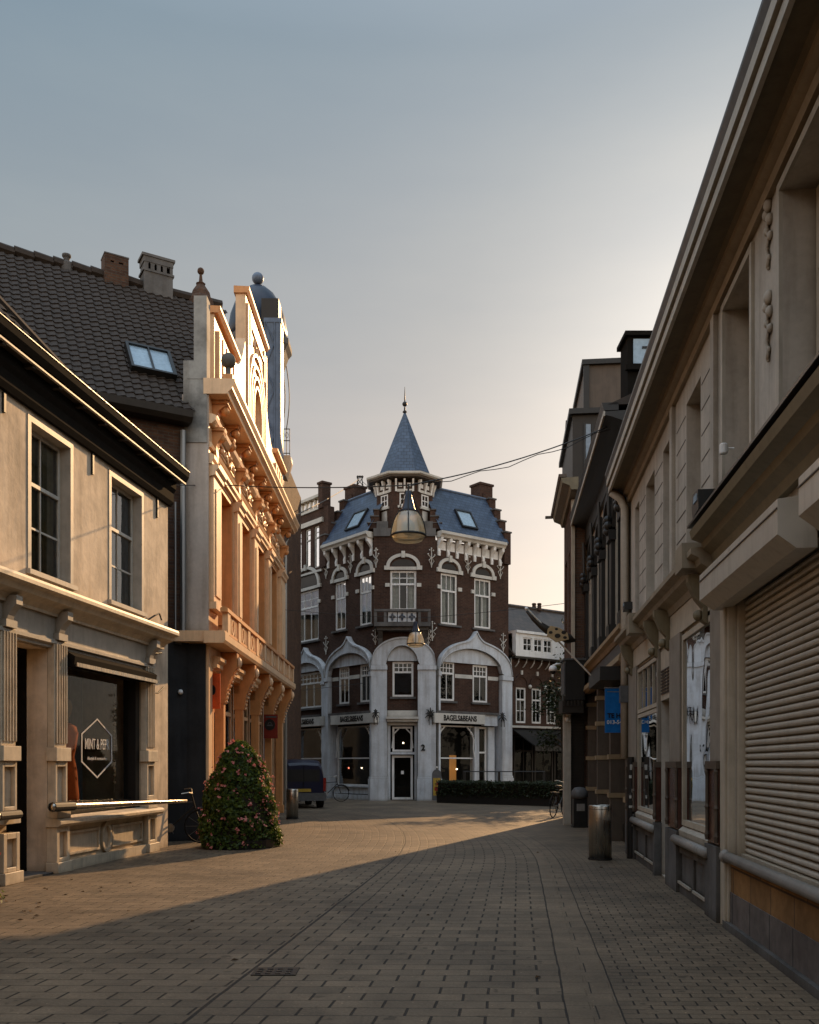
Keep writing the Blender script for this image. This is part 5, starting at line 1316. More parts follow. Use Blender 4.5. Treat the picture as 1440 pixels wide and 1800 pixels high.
# shop window 2 and small window 1
for nm, (a, b) in (('w2', win2), ('w1', win1)):
    if nm == 'w2':
        window(FH, a+.0, b-.0, .84, 3.2, .03, Hh, 'htrim', 1, 1, None, fw=.07, dep=.05, name='shop_window', g='clearglass')
    else:
        window(FH, a+.0, b-.0, .84, 2.42, .03, Hh, 'htrim', 1, 1, None, fw=.06, dep=.05, name='shop_window', g='clearglass')
        window(FH, a+.0, b-.0, 2.44, 3.18, .03, Hh, 'htrim', 4, 1, None, fw=.06, mw=.04, name='transom_window')
    mb = MB(); mb.box(FH, a, b, -.3, .02, .62, .70).sweep(FH, [(-.1, .70), (.06, .70), (.07, .78), (.0, .84), (-.1, .84)], a, b); mb.build('window_sill', M['hfascia'], Hh)
# stone piers, red-brown lower shafts with light corner rolls
for a, b in ((win1[1]+.02, LH-.12), (dorH[1]+.02, win1[0]-.02), (win2[1]+.03, dorH[0]-.02), (yh(1276), win2[0]-.02)):
    if b-a < .08: continue
    mb = MB(); mb.box(FH, a, b, 0, .05, 1.62, 3.25); mb.build('pier', M['hwall2'], Hh)
    mb = MB(); mb.box(FH, a, b, 0, .07, .78, 1.55); mb.build('marble_pier', M['redwood'], Hh)
    mb = MB(); mb.box(FH, a-.015, b+.015, 0, .10, 1.55, 1.63); 
    for s_ in (a+.03, b-.03):
        p = FH.p(s_, .085, 0)
        mb.lathe(p.x, p.y, [(.02, .80), (.03, .86), (.02, .90), (.02, 1.12), (.03, 1.15), (.02, 1.18), (.02, 1.48), (.03, 1.52), (.02, 1.56)], 8)
    mb.build('pier_moulding', M['brownstone'], Hh)
    mb = MB(); mb.box(FH, a-.03, b+.03, 0, .10, 0, .76); mb.build('pier_base', M['graystone'], Hh)
# plinth with sunk panels and the round ledge
for (a, b) in (win2, win1):
    mb = MB(); mb.box(FH, a, b, 0, .03, 0, .62).box(FH, a, b, .03, .06, .0, .13).box(FH, a, b, .03, .06, .5, .62)
    m_ = (a+b)/2; mb.box(FH, m_-.04, m_+.04, .03, .06, .13, .5); mb.build('plinth', M['graystone'], Hh)
    mb = MB(); mb.box(FH, a+.02, m_-.08, .06, .085, .12, .15).box(FH, m_+.08, b-.02, .06, .085, .12, .15); mb.build('plinth_moulding', M['hfascia'], Hh)
    mb = MB(); mb.tube([FH.p(a-.12, .10, .66), FH.p(b+.10, .10, .66)], .058, 12); mb.build('ledge_roll', M['hroll'], Hh, True)
# door with grille over it
mb = MB(); a, b = dorH; mb.box(FH, a+.01, b-.01, -.30, -.26, .03, 2.5); mb.build('door', M['darkwood'], Hh)
mb = MB(); mb.box(FH, a, b, -.08, .01, 2.5, 3.2); mb.build('door_panel', M['htrim'], Hh)
mb = MB()
for k in range(2):
    x0_ = a+.08+k*(b-a-.1)/2; x1_ = x0_+(b-a-.1)/2-.06
    for j in range(8): mb.box(FH, x0_, x1_, .012, .022, 2.58+.045*j, 2.58+.045*j+.028)
mb.build('grille', M['darkwood'], Hh)
# roller shutter with rounded slats
mb = MB(); a, b = shut; n = 38; hh0, hh1 = .74, 3.18; dh = (hh1-hh0)/n
pr = []
for i in range(n):
    for q in range(5):
        t = q/5; pr.append((-.10+.022*math.sin(math.pi*t)**.7 if q else -.118, hh0+dh*(i+t)))
for i in range(len(pr)-1):
    (d0, h0), (d1, h1) = pr[i], pr[i+1]
    mb.face([FH.p(a, d0, h0), FH.p(b-.06, d0, h0), FH.p(b-.06, d1, h1), FH.p(a, d1, h1)])
sh = mb.build('roller_shutter', M['shutter'], Hh)
mb = MB(); mb.box(FH, b-.06, b, -.14, -.02, .7, 3.2).box(FH, a, b, -.14, -.04, .66, .74); mb.build('guide_rail', M['htrim'], sh)
mb = MB(); mb.box(FH, b+.002, yh(1276)-.02, 0, .06, 0, 3.25); mb.box(FH, b+.05, b+.10, .06, .085, .0, 3.2); mb.build('side_post', M['htrim'], Hh)
# boxes that hold the shutters
b1a, b1b = FH.s(1367, .29), FH.s(1230, .29)
def sbox(a, b):
    m_ = MB(); m_.sweep(FH, [(0.02, 3.12), (.16, 3.12), (.29, 3.22), (.29, 3.47), (0.02, 3.50)], a, b); m_.build('shutter_box', M['shutter'], Hh)
    m_ = MB(); m_.box(FH, a, b, .292, .298, 3.40, 3.41); m_.build('box_seam', M['dark'], Hh)
sbox(b1a, b1b); sbox(0, FH.s(1404, .29))
mb = MB(); mb.tube([FH.p(0, .07, .70), FH.p(b-.0, .07, .70)], .05, 12); mb.ball(FH.p(b+.05, .07, .70), .07, 10); mb.build('shutter_ledge', M['hroll'], Hh, True)
mb = MB(); mb.box(FH, 0, b, 0, .035, .36, .63); mb.build('ochre_tiles', M['orangestone'], Hh)
mb = MB(); mb.box(FH, 0, b, 0, .045, .0, .36); mb.build('grey_tiles', M['greytile'], Hh)
mb = MB(); mb.box(FH, 0, b+.12, 0.0, .09, 0, .07); mb.build('kerb_stone', M['graystone'], Hh)
# drainpipe at the joint
mb = MB(); s_ = LH-.05; mb.tube([FH.p(s_, .10, 1.7), FH.p(s_, .10, 6.2), FH.p(s_, .18, 6.38), FH.p(s_, .34, 6.5)], .075, 10); mb.build('downpipe', M['hwall'], Hh, True)
mb = MB(); mb.box(FH, s_-.10, s_+.10, .05, .19, 2.7, 3.0); mb.build('junction_box', M['ash'], Hh)
# lamps on the facade
def flood(px, py, d, lab, sc=1.0):
    s_ = FH.s(px, d); h = FH.h(px, py, d); c = FH.p(s_, d, h); t = thing('floodlight', lab, 'floodlight', tuple(c)); k = sc
    m_ = MB(); m_.prism(FH, [(s_-.16*k, h-.10*k), (s_+.13*k, h-.13*k), (s_+.18*k, h+.0), (s_+.12*k, h+.12*k), (s_-.14*k, h+.10*k)], d-.12*k, d+.10*k); m_.tube([FH.p(s_, d-.05, h-.1*k), FH.p(s_, d-.05, h-.24*k)], .025, 6); m_.build('housing', M['dark'], t)
    m_ = MB(); m_.box(FH, s_-.10*k, s_+.05*k, d+.101*k, d+.11*k, h-.0*k, h+.07*k); m_.build('lens', M['skyglass'], t)
flood(1240, 884, .20, 'black floodlight with a small pale lens standing on the beige building shop cornice')
flood(1103, 1066, .22, 'small grey floodlight beside the white drainpipe at the joint of two buildings', .62)
c = FH.p(FH.s(1272, .1), .1, FH.h(1272, 789, .1)); mb = MB(); mb.lathe(c.x, c.y, [(.035, c.z-.05), (.04, c.z-.04), (.04, c.z+.04), (.03, c.z+.05)], 12); mb.tube([c, FH.p(FH.s(1272, .1), 0, c.z)], .012, 5)
tag(mb.build('wall_sensor', M['white']), 'small white cylindrical lamp on the beige wall beside the upper window', 'wall lamp')

# ------------------------------------------------------------------ G2: black fronted shop building
O2 = FH.p(LH, 0, 0)
F2 = Fr(O2.x, O2.y+.02, 160, 1600, -1); L2_ = 24.1-16.4
G2 = thing('black_house', 'black fronted shop building with pale strips between dark arched pilasters', 'black house', (5, 20, 0))
bays = [(.55+1.75*i, .55+1.75*i+1.15) for i in range(4)]
mb = MB(); wall(mb, F2, 0, L2_, 3.4, 7.8, -.4, 0, [(a, b, 4.25, 6.9) for a, b in bays]); mb.build('wall', M['dark'], G2)
mb = MB(); wall(mb, F2, 0, L2_, 6.0, 7.35, .002, .02, [(a, b, 5.9, 6.9) for a, b in bays]); mb.build('pale_spandrel', M['hfascia'], G2)
mb = MB(); mb.box(F2, 0, L2_, -6, -1.2, 0, 7.9).box(F2, 0, L2_, -1.2, -.41, 3.4, 4.2); mb.build('room_lining', M['interior'], G2)
for i, (a, b) in enumerate(bays):
    window(F2, a, b, 4.25, 6.9, -.15, G2, 'dark', 2, 1, .7, (2, 1), fw=.08, name='window')
    c = (a+b)/2; m_ = MB(); R1 = (b-a)/2+.34
    m_.strip(F2, arc(c, 6.35, (b-a)/2+.12, .80), arc(c, 6.35, R1-.1, .94), 0, .10); m_.build('dark_arch', M['dark'], G2)
    m_ = MB(); m_.box(F2, a-.04, a+.02, 0, .025, 4.25, 6.9).box(F2, b-.02, b+.04, 0, .025, 4.25, 6.9); m_.build('pale_strip', M['hfascia'], G2)
for i in range(5):
    s_ = .25+1.75*i if i < 4 else L2_-.18
    m_ = MB(); m_.box(F2, s_-.13, s_+.22, 0, .11, 4.2, 6.25).box(F2, s_-.20, s_+.25, 0, .17, 4.15, 4.4); m_.box(F2, s_-.20, s_+.25, 0, .17, 6.1, 6.3)
    m2 = MB(); m2.box(F2, s_-.20, s_-.14, 0, .03, 4.4, 6.1); m2.build('pale_strip', M['hfascia'], G2)
    m_.build('pilaster', M['dark'], G2)
    m_ = MB()
    for k in range(6): m_.ball(F2.p(s_+.11*math.cos(k*1.1), .17, 6.42+.13*math.sin(k*1.1)), .09, 7)
    m_.tube([F2.p(s_, .14, 6.5), F2.p(s_, .16, 7.4)], .035, 6); m_.build('knotted_capital', M['dark'], G2)
mb = MB(); mb.box(F2, 0, L2_, 0, .10, 7.35, 7.8); mb.build('frieze', M['dark'], G2)
mb = MB(); mb.sweep(F2, [(-.1, 7.80), (.10, 7.80), (.30, 7.88), (.44, 7.92), (.44, 7.98), (-.1, 8.0)], 0, L2_); mb.build('eaves', M['dark'], G2)
mb = MB(); mb.box(F2, 0, L2_+.03, .44, .47, 7.90, 7.99); mb.build('eaves_edge', M['hfascia'], G2)
mb = MB(); mb.sweep(F2, [(.2, 8.0), (.46, 8.0), (.50, 8.14), (.2, 8.14)], 0, L2_); mb.build('gutter', M['dark'], G2)
mb = MB(); mb.box(F2, .04, .07, .36, .43, 7.98, 7.99)
mb.mesh([F2.p(0, .4, 8.1), F2.p(L2_, .4, 8.1), F2.p(L2_, -2.8, 9.5), F2.p(0, -2.8, 9.5), F2.p(0, -6, 8.1), F2.p(L2_, -6, 8.1)], [[0, 1, 2, 3], [3, 2, 5, 4], [1, 5, 2], [0, 3, 4], [0, 4, 5, 1]]); mb.build('roof', M['tile'], G2)
mb = MB(); mb.box(F2, 0, .3, -6, -.41, 0, 7.9); mb.build('end_wall', M['dark'], G2)
# dormer with a glazed end above the joint
p_ = F2.p(.30, -.0, 0)
mb = MB(); mb.wbox(p_.x+.0, p_.x+1.6, p_.y, p_.y+.55, 8.13, 9.45).wbox(p_.x-.06, p_.x+1.75, p_.y-.08, p_.y+.62, 9.45, 9.53).wbox(p_.x-.05, p_.x+1.7, p_.y-.08, p_.y, 8.82, 8.92); mb.build('dormer', M['matte'], G2)
mb = MB(); mb.wbox(p_.x+.10, p_.x+1.5, p_.y-.03, p_.y-.002, 8.95, 9.40); dp = mb.build('dormer_window', M['skyglass'], G2)
mb = MB(); mb.wbox(p_.x+.26, p_.x+1.5, p_.y-.045, p_.y-.031, 9.22, 9.26); mb.build('glazing_bar', M['dark'], dp)
# ground floor
mb = MB(); mb.sweep(F2, [(0, 3.92), (.08, 3.94), (.12, 4.02), (.20, 4.06), (.20, 4.14), (0, 4.16)], .0, L2_+.04); mb.sweep(F2, [(0, 3.42), (.14, 3.42), (.20, 3.48), (.18, 3.60), (.10, 3.64), (0, 3.64)], 0, L2_+.04); mb.build('shop_cornice', M['tan'], G2)
mb = MB(); mb.box(F2, .05, L2_-.05, 0, .06, 3.645, 3.915); mb.build('sign_board', M['ash'], G2)
mb = MB()
for s_ in (.12, 2.6, 5.1, L2_-.14): mb.box(F2, s_-.13, s_+.13, -.35, .05, 0, 3.40)
mb.build('shop_pier', M['brownstone'], G2)
for s_ in (.12, 2.6, 5.1, L2_-.14):
    m_ = MB()
    for z in (.9, 1.7, 2.5, 3.1): m_.box(F2, s_-.15, s_+.15, -.3, .09, z, z+.10)
    m_.build('pier_moulding', M['tan'], G2)
for a, b in ((.25, 2.47), (2.73, 4.97), (5.23, L2_-.27)):
    window(F2, a, b, .35, 3.35, -.30, G2, 'darkwood', 2, 1, .78, (3, 1), fw=.09, name='shop_window', g='shopglass')
    m_ = MB(); m_.box(F2, a, b, -.38, -.2, 0, .35); m_.build('stall_riser', M['darkwood'], G2)
mb = MB(); mb.prism(F2, [(.3, 3.4), (2.4, 3.4), (2.4, 3.15), (.3, 3.15)], .0, .5); mb.build('awning_box', M['dark'], G2)

# ------------------------------------------------------------------ G1: taller house at the far end
F1 = Fr(4.306, 24.14, 163, 1600, -1); L1_ = 3.0
G1 = thing('far_brick_house', 'tall narrow brown brick house with stacked dark dormers at the end of the right row', 'brick house', (5, 25.5, 0))
op1 = [(.35, 1.15, 4.9, 7.4), (1.75, 2.55, 4.9, 7.4)]
mb = MB(); wall(mb, F1, 0, L1_, 0, 8.8, -.35, 0, op1); mb.box(F1, L1_-.3, L1_, -5, -.35, 0, 8.8); mb.build('wall', M['brownbrick'], G1)
FN = Fr(4.306, 24.13, 1, 0, 1)   # end wall facing the camera
mb = MB(); wall(mb, FN, .01, 5.0, 0, 8.8, -.34, .0, [(.18, .42, 5.0, 7.9)]); mb.build('end_wall', M['brownbrick'], G1)
window(FN, .18, .42, 5.0, 7.9, -.1, G1, 'cream2', 1, 1, .7, (1, 1), fw=.05)
for o in op1: window(F1, *o, -.1, G1, 'cream2', 2, 1, .7, (2, 1), fw=.08)
mb = MB(); mb.box(FN, -.02, .07, 0, .06, 3.6, 8.6).box(FN, .50, .58, 0, .05, 3.6, 8.0); mb.build('corner_strip', M['htrim'], G1)
mb = MB(); mb.box(F1, 0, L1_-.31, -5, -.9, 0, 8.7); mb.build('room_lining', M['interior'], G1)
mb = MB(); mb.sweep(F1, [(-.1, 8.62), (.08, 8.62), (.12, 8.72), (.30, 8.80), (.34, 8.92), (-.1, 8.94)], -.9, L1_-.05); mb.build('eaves', M['brownwood'], G1)
mb = MB(); mb.sweep(F1, [(.2, 8.94), (.36, 8.94), (.40, 9.02), (.2, 9.02)], -.9, L1_).box(F1, L1_-.1, L1_+.02, .34, .56, 8.92, 8.98); mb.build('gutter', M['brownstone'], G1)
mb = MB(); mb.box(F1, 0, 4.2, -3.0, -.02, 8.95, 10.85); mb.build('dormer', M['darkwood'], G1)
mb = MB(); mb.box(F1, -.12, 4.3, -3.1, .08, 10.85, 10.99).box(FN, .0, 1.5, 0, .14, 9.0, 9.1); mb.build('dormer_roof', M['dark'], G1)
mb = MB(); mb.box(FN, .36, .75, .001, .04, 9.1, 10.6); d_ = mb.build('dormer_window', M['bluecurtain'], G1)
mb = MB(); mb.box(FN, .30, .36, 0, .05, 9.1, 10.62).box(FN, .75, .80, 0, .05, 9.1, 10.62).box(FN, .52, .56, .041, .06, 9.1, 10.6); mb.build('frame', M['dark'], d_)
mb = MB(); mb.box(F1, 0, 3.0, -2.6, -.34, 10.99, 12.15); mb.build('upper_dormer', M['brownstone'], G1)
mb = MB(); mb.box(F1, -.1, 3.1, -2.7, -.26, 12.15, 12.28).box(F1, -.06, 0, -.45, -.3, 10.99, 12.15); mb.build('upper_dormer_roof', M['dark'], G1)
mb = MB(); mb.tube([F1.p(2.0, .0, 10.99), F1.p(2.0, .0, 11.45), F1.p(2.2, .0, 11.3)], .03, 5); mb.build('roof_hook', M['graystone'], G1)
# dark lantern-like shop box and awning on the near end
lb = thing('shop_light_box', 'black framed projecting shop box with grey side hanging at the house corner', 'sign box', (4.3, 23.5, 3.1))
mb = MB(); mb.wbox(4.02, 4.52, 23.45, 24.0, 3.25, 4.28); mb.build('box', M['dark'], lb)
mb = MB(); mb.wbox(3.99, 4.018, 23.5, 23.98, 3.4, 4.2).wbox(3.97, 4.55, 23.42, 24.02, 4.28, 4.32); mb.build('frame', M['ash'], lb)
mb = MB(); mb.wbox(3.95, 4.50, 23.5, 24.1, 2.92, 3.24)
for i in range(6): mb.wbox(3.97+.09*i, 4.02+.09*i, 23.46, 23.5, 3.1, 3.35)
mb.build('lower_trim', M['darkwood'], lb)
mb = MB(); mb.wbox(4.06, 4.24, 23.9, 24.1, 0, 2.9); mb.build('pale_post', M['hfascia'], G1)
mb = MB(); mb.wbox(4.27, 4.62, 24.05, 24.12, .25, 2.95)
for i in range(34): mb.wbox(4.28, 4.61, 24.03, 24.05, .3+.078*i, .34+.078*i)
mb.build('louvred_shutter', M['darkwood'], G1)
mb = MB(); mb.wbox(4.10, 4.22, 23.86, 23.9, 2.7, 2.9).ball((4.14, 23.86, 2.78), .07, 8); mb.build('wall_lamp', M['white'], G1)
# ------------------------------------------------------------------ flower pyramid
def cloud(name, pts_fn, n, size, mat, parent, flat=.0, normal_fn=None):
    mb = MB()
    for _ in range(n):
        p, nn = pts_fn(); s_ = size*random.uniform(.6, 1.3)
        nn = (nn+Vector((random.gauss(0, .6), random.gauss(0, .6), random.gauss(0, .6)))).normalized()
        a = nn.orthogonal().normalized(); a = Matrix.Rotation(random.uniform(0, 6.3), 3, nn) @ a; b = nn.cross(a)
        mb.mesh([p-a*s_*.9, p-b*s_*.5+a*s_*.1, p+a*s_, p+b*s_*.5+a*s_*.1], [[0, 1, 2, 3]])
    return mb.build(name, mat, parent)
def bloom(mb, p, nn, r):
    for _ in range(random.randint(3, 6)):
        o = p+Vector((random.gauss(0, r*.6), random.gauss(0, r*.6), random.gauss(0, r*.5)))+nn*random.uniform(0, r)
        n2 = (nn+Vector((random.gauss(0, .5), random.gauss(0, .5), random.gauss(0, .5)))).normalized(); a = n2.orthogonal().normalized(); b = n2.cross(a); q = r*random.uniform(.45, .75)
        mb.mesh([o]+[o+(a*math.cos(t*1.2566)+b*math.sin(t*1.2566))*q+n2*q*.35 for t in range(5)], [[0, i+1, (i+1) % 5+1] for i in range(5)])
def cone_r(z, R0, Hc):
    t = z/Hc; return R0*max(0, (1-min(t, .995)**2.2))**.60*(1-.06*t)+.02
def flower_cone(x, y, R0, Hc, lab, nl, nf, white=4):
    t = thing('flower_pyramid', lab, 'flower pyramid', (x, y, 0))
    mb = MB(); mb.lathe(x, y, [(R0*.98, .02), (R0*.98, .22)]+[(cone_r(Hc*i/14, R0, Hc)*.93, max(.23, Hc*i/14)) for i in range(1, 14)]+[(.03, Hc*.97)], 20); mb.build('core', M['soil'], t, True)
    def pt():
        while True:
            z = random.uniform(.03, Hc); r = cone_r(z, R0, Hc)
            if random.random() < (r/R0)**.8+.08: break
        a = random.uniform(0, 2*math.pi); k = 1+.04*math.sin(2*a)+.04*math.sin(5*a+z*4)+.05*math.sin(9*z+3*a); r = r*k*random.uniform(.86, 1.06)
        return Vector((x+r*math.cos(a), y+r*math.sin(a), z)), Vector((math.cos(a), math.sin(a), .5)).normalized()
    cloud('foliage', pt, nl, .045, M['leaf'], t)
    mb = MB()
    for _ in range(nf):
        p, nn = pt(); bloom(mb, p+nn*.03, nn, .033)
    mb.build('pink_blossoms', M['petal'], t, kind='stuff')
    mb = MB()
    for _ in range(white):
        p, nn = pt(); p.z = random.uniform(.08, .3); bloom(mb, p+nn*.05, nn, .04)
    mb.build('white_blossoms', M['curtain'], t)
    mb = MB(); mb.lathe(x, y, [(R0*.9, 0), (R0*1.0, .0), (R0*1.02, .16), (R0*.95, .18)], 20); mb.build('planter', M['dark'], t)
flower_cone(-3.28, 17.6, .70, 2.04, 'tall pyramid of green foliage dotted with pink blossoms beside the ornate house', 17000, 270)
flower_cone(-5.56, 10.1, .82, 2.0, 'edge of a second pink flower pyramid at the left picture border near the shop door', 6000, 200)

# ------------------------------------------------------------------ steel bollards
def bollard(px, py, w_px, h_px, lab):
    Y = EYE*F/(py-HY); X = (px-CX)/F*Y; r = w_px/2*Y/F; h = h_px*Y/F
    t = thing('steel_bollard', lab, 'bollard', (X, Y, 0), 'steel cylinders on the street')
    mb = MB(); mb.lathe(X, Y, [(r, .03), (r, h-.02), (r-.012, h), (r-.03, h), (r-.04, h-.03)], 32); mb.build('cylinder', M['steel'], t, True)
    mb = MB(); mb.lathe(X, Y, [(r+.01, 0), (r+.01, .03), (r*.5, .031)], 24); mb.build('foot_ring', M['iron'], t)
    mb = MB(); mb.tube([(X+(r+.004)*math.cos(a_), Y+(r+.004)*math.sin(a_), h*.93) for a_ in [k*math.pi/12 for k in range(25)]], .004, 4); mb.build('seam', M['iron'], t)
bollard(1055, 1511, 40, 96, 'shiny steel cylinder standing by the right hand shops')
bollard(514, 1440, 21, 53, 'smaller looking steel cylinder between flower pyramid and blue van')

# ------------------------------------------------------------------ hanging street lamps and wires
def hang_lamp(px, ptop, pbot, Y, lab):
    X = (px-CX)/F*Y; zt = EYE+(HY-ptop)*Y/F; zb = EYE+(HY-pbot)*Y/F; Hh_ = zt-zb; R0 = Hh_*.335
    t = thing('hanging_lamp', lab, 'street lamp', (X, Y, zb))
    mb = MB(); mb.lathe(X, Y, [(.02, zt), (Hh_*.05, zt-.02), (Hh_*.07, zt-Hh_*.12), (Hh_*.13, zt-Hh_*.36), (Hh_*.19, zt-Hh_*.43), (Hh_*.17, zt-Hh_*.44)], 20); mb.build('cone_cap', M['dome'], t, True)
    mb = MB(); mb.lathe(X, Y, [(Hh_*.18, zt-Hh_*.43), (Hh_*.245, zt-Hh_*.52), (Hh_*.285, zt-Hh_*.63), (R0*.96, zt-Hh_*.76), (R0, zt-Hh_*.88)], 24)
    mb.f = mb.f[:-2]; mb.lathe(X, Y, [(R0, zt-Hh_*.885), (R0*.8, zb+.03*Hh_), (R0*.4, zb), (.01, zb)], 24); mb.f = mb.f[:-2]
    mb.build('glass_bell', M['lampglass'], t, True)
    mb = MB(); mb.tube([(X+R0*math.cos(a_), Y+R0*math.sin(a_), zt-Hh_*.88) for a_ in [k*math.pi/12 for k in range(25)]], Hh_*.022, 6)
    for a_ in (-math.pi/2, math.pi/2, 0, math.pi): mb.tube([(X+r_*math.cos(a_), Y+r_*math.sin(a_), z) for r_, z in ((Hh_*.05, zt), (Hh_*.20, zt-Hh_*.43), (Hh_*.26, zt-Hh_*.52), (Hh_*.30, zt-Hh_*.63), (R0*.98, zt-Hh_*.76), (R0*1.02, zt-Hh_*.88))], Hh_*.012, 5)
    mb.build('frame', M['iron'], t)
    mb = MB(); mb.ball((X, Y, zt-Hh_*.72), Hh_*.14, 12, 1.1); mb.lathe(X, Y, [(Hh_*.03, zt-Hh_*.64), (Hh_*.03, zt-Hh_*.44)], 8); mb.build('reflector', M['bluecurtain'], t, True)
    mb = MB(); mb.tube([(X, Y, zt-.02), (X, Y, zt+.12)], .02, 6); mb.build('hook', M['iron'], t)
    return Vector((X, Y, zt+.1))
l1 = hang_lamp(718, 862, 953, 17.2, 'large bell shaped hanging street lamp in front of the turret')
l2 = hang_lamp(731, 1092, 1138, 30, 'second smaller looking bell lamp hanging before the corner balcony')
def sag(a, b, s_, n=14):
    return [a.lerp(b, i/n)+Vector((0, 0, -s_*4*(i/n)*(1-i/n))) for i in range(n+1)]
def wire(pts, lab, r=.012):
    mb = MB(); mb.tube(pts, r, 5); tag(mb.build('overhead_wire', M['iron']), lab, 'wire')
aR = F2.p(.55, .28, EYE+(HY-745)*16.9/F)
wire(sag(l1, aR, .12), 'upper wire running from the large lamp up to the black house', .012)
pts = sag(l1+Vector((0, 0, -.03)), aR+Vector((0, 0, -.05)), .14); pts = [p+Vector((0, 0, .035*math.sin(i*1.6))) for i, p in enumerate(pts)]
wire(pts, 'slack cable winding along the upper wire on the right', .008)
aL = FB.p(2.5, .25, EYE+(HY-890)*21.5/F-.25); aL = Vector((-4.02, 20.4, EYE+(HY-853)*20.4/F))
wire(sag(l1, aL, .05), 'thin wire running from the large lamp left to the ornate house')
aA = FA.p(FA.s(285, .1), .1, FA.h(285, 852, .1)); wire([aA, Vector((-4.65, 18.4, EYE+(HY-853)*18.4/F)), aL], 'short wire from the cream shop house eaves to the ornate house facade', .008)
e1 = FL.p(4.2, .1, EYE+(HY-868)*43.2/F); e0 = Vector(((633-720)/1600*62, 62, EYE+(HY-841)*62/F)); e2 = Vector((-4.1, 33, EYE+(HY-905)*33/F))
wire(sag(e2, e0, .1), 'dark cable rising from behind the ornate house to the lattice mast', .022)
wire(sag(e0, Vector((TX-1.3, TY-.2, 13.95)), .1), 'thin wires from the lattice mast to the turret', .016)
bL = FB.p(10.6, .2, EYE+(HY-1072)*29.6/F); bR = Vector((4.5, 26.5, EYE+(HY-1076)*28/F))
wire(sag(l2, bL, .03)+[], 'thin wire from the small lamp left to the ornate house', .008); wire(sag(l2, bR, .03), 'thin wire from the small lamp right to the brick house', .008)
wire([FL.p(L1[1]+1.7, .35, 5.15), FL.p(.3, .35, 5.15)], 'thin dark cable crossing the white arches left of the door', .012)

# ------------------------------------------------------------------ blue van seen from behind
def van(px, Y, rz, lab):
    X = (px-CX)/F*Y; t = thing('parked_van', lab, 'van', (X, Y, 0)); t.rotation_euler = (0, 0, rz)
    Lx = Fr(0, 0, 1, 0, 1)
    def add(mb, name, mat, par=t, sm=False):
        me_off = WL.get(par.name, (0, 0, 0)); WL[par.name] = (0, 0, 0); o = mb.build(name, mat, par, sm); WL[par.name] = me_off; WL[o.name] = (0, 0, 0); return o
    W = .80; n = []
    # body sections from rear (y=0) to front (y=4.1): (y, half width, roof z, waist z, floor z)
    secs = [(0.0, .72, 1.50, .95, .42), (.07, .78, 1.62, .95, .32), (.35, .80, 1.72, .98, .28), (1.8, .81, 1.76, 1.0, .26), (2.6, .81, 1.66, 1.0, .26), (3.15, .80, 1.12, .98, .26), (3.9, .76, .92, .85, .28), (4.1, .66, .72, .65, .34)]
    vs = []; fs = []
    for y, w_, zr, zw, zf in secs:
        rr = .13 if zr > 1.2 else .06; tw = w_*.86 if zr > 1.2 else w_*.9
        ring = [(-w_*.94, zf), (-w_, zf+.12), (-w_, zw), (-tw, zr-rr), (-tw+rr*.8, zr), (0, zr+.03), (tw-rr*.8, zr), (tw, zr-rr), (w_, zw), (w_, zf+.12), (w_*.94, zf)]
        vs += [(x, y, z) for x, z in ring]
    k = 11
    for i in range(len(secs)-1):
        for j in range(k): fs.append([i*k+j, i*k+(j+1) % k, (i+1)*k+(j+1) % k, (i+1)*k+j])
    fs += [list(range(k)), list(range((len(secs)-1)*k, len(secs)*k))[::-1]]
    mb = MB(); mb.mesh(vs, fs); body = add(mb, 'body', M['tarblue'], sm=False)
    bv = body.modifiers.new('b', 'BEVEL'); bv.width = .03; bv.segments = 2
    mb = MB(); mb.wbox(-.58, .58, -.012, .02, .97, 1.40); add(mb, 'rear_window', M['dark'])
    mb = MB(); mb.wbox(-.80, .80, -.10, .05, .28, .50).wbox(-.79, .79, -.06, .05, .50, .56); add(mb, 'bumper', M['ash'])
    for s_ in (-1, 1):
        mb = MB(); mb.wbox(s_*.76-.05, s_*.76+.05, -.015, .09, .62, 1.10); add(mb, 'tail_lamp', M['redlens'])
    mb = MB(); mb.wbox(-.26, .26, -.03, -.005, .60, .71); add(mb, 'number_plate', M['plate'])
    mb = MB(); mb.wbox(-.008, .008, -.02, .02, .52, 1.55); add(mb, 'door_seam', M['black'])
    for s_ in (-1, 1):
        for y in (.72, 3.25):
            mb = MB(); mb.tube([(s_*.62, y, .32), (s_*.82, y, .32)], .32, 20); wh = add(mb, 'wheel', M['rubber'])
            mb = MB(); mb.tube([(s_*.80, y, .32), (s_*.83, y, .32)], .19, 14); add(mb, 'rim', M['zinc'], wh)
        mb = MB(); mb.mesh([(s_*.815, 1.75, 1.02), (s_*.815, 2.85, 1.02), (s_*.73, 2.55, 1.52), (s_*.72, 1.75, 1.60)], [[0, 1, 2, 3]]); add(mb, 'side_window', M['glass'])
        mb = MB(); mb.wbox(s_*.82-.012, s_*.82+.012, .3, 3.5, .62, .67); add(mb, 'side_strip', M['ash'])
    return t
van(534, 32.6, R(16), 'dark blue van with a yellow number plate parked facing away beside the ornate house')

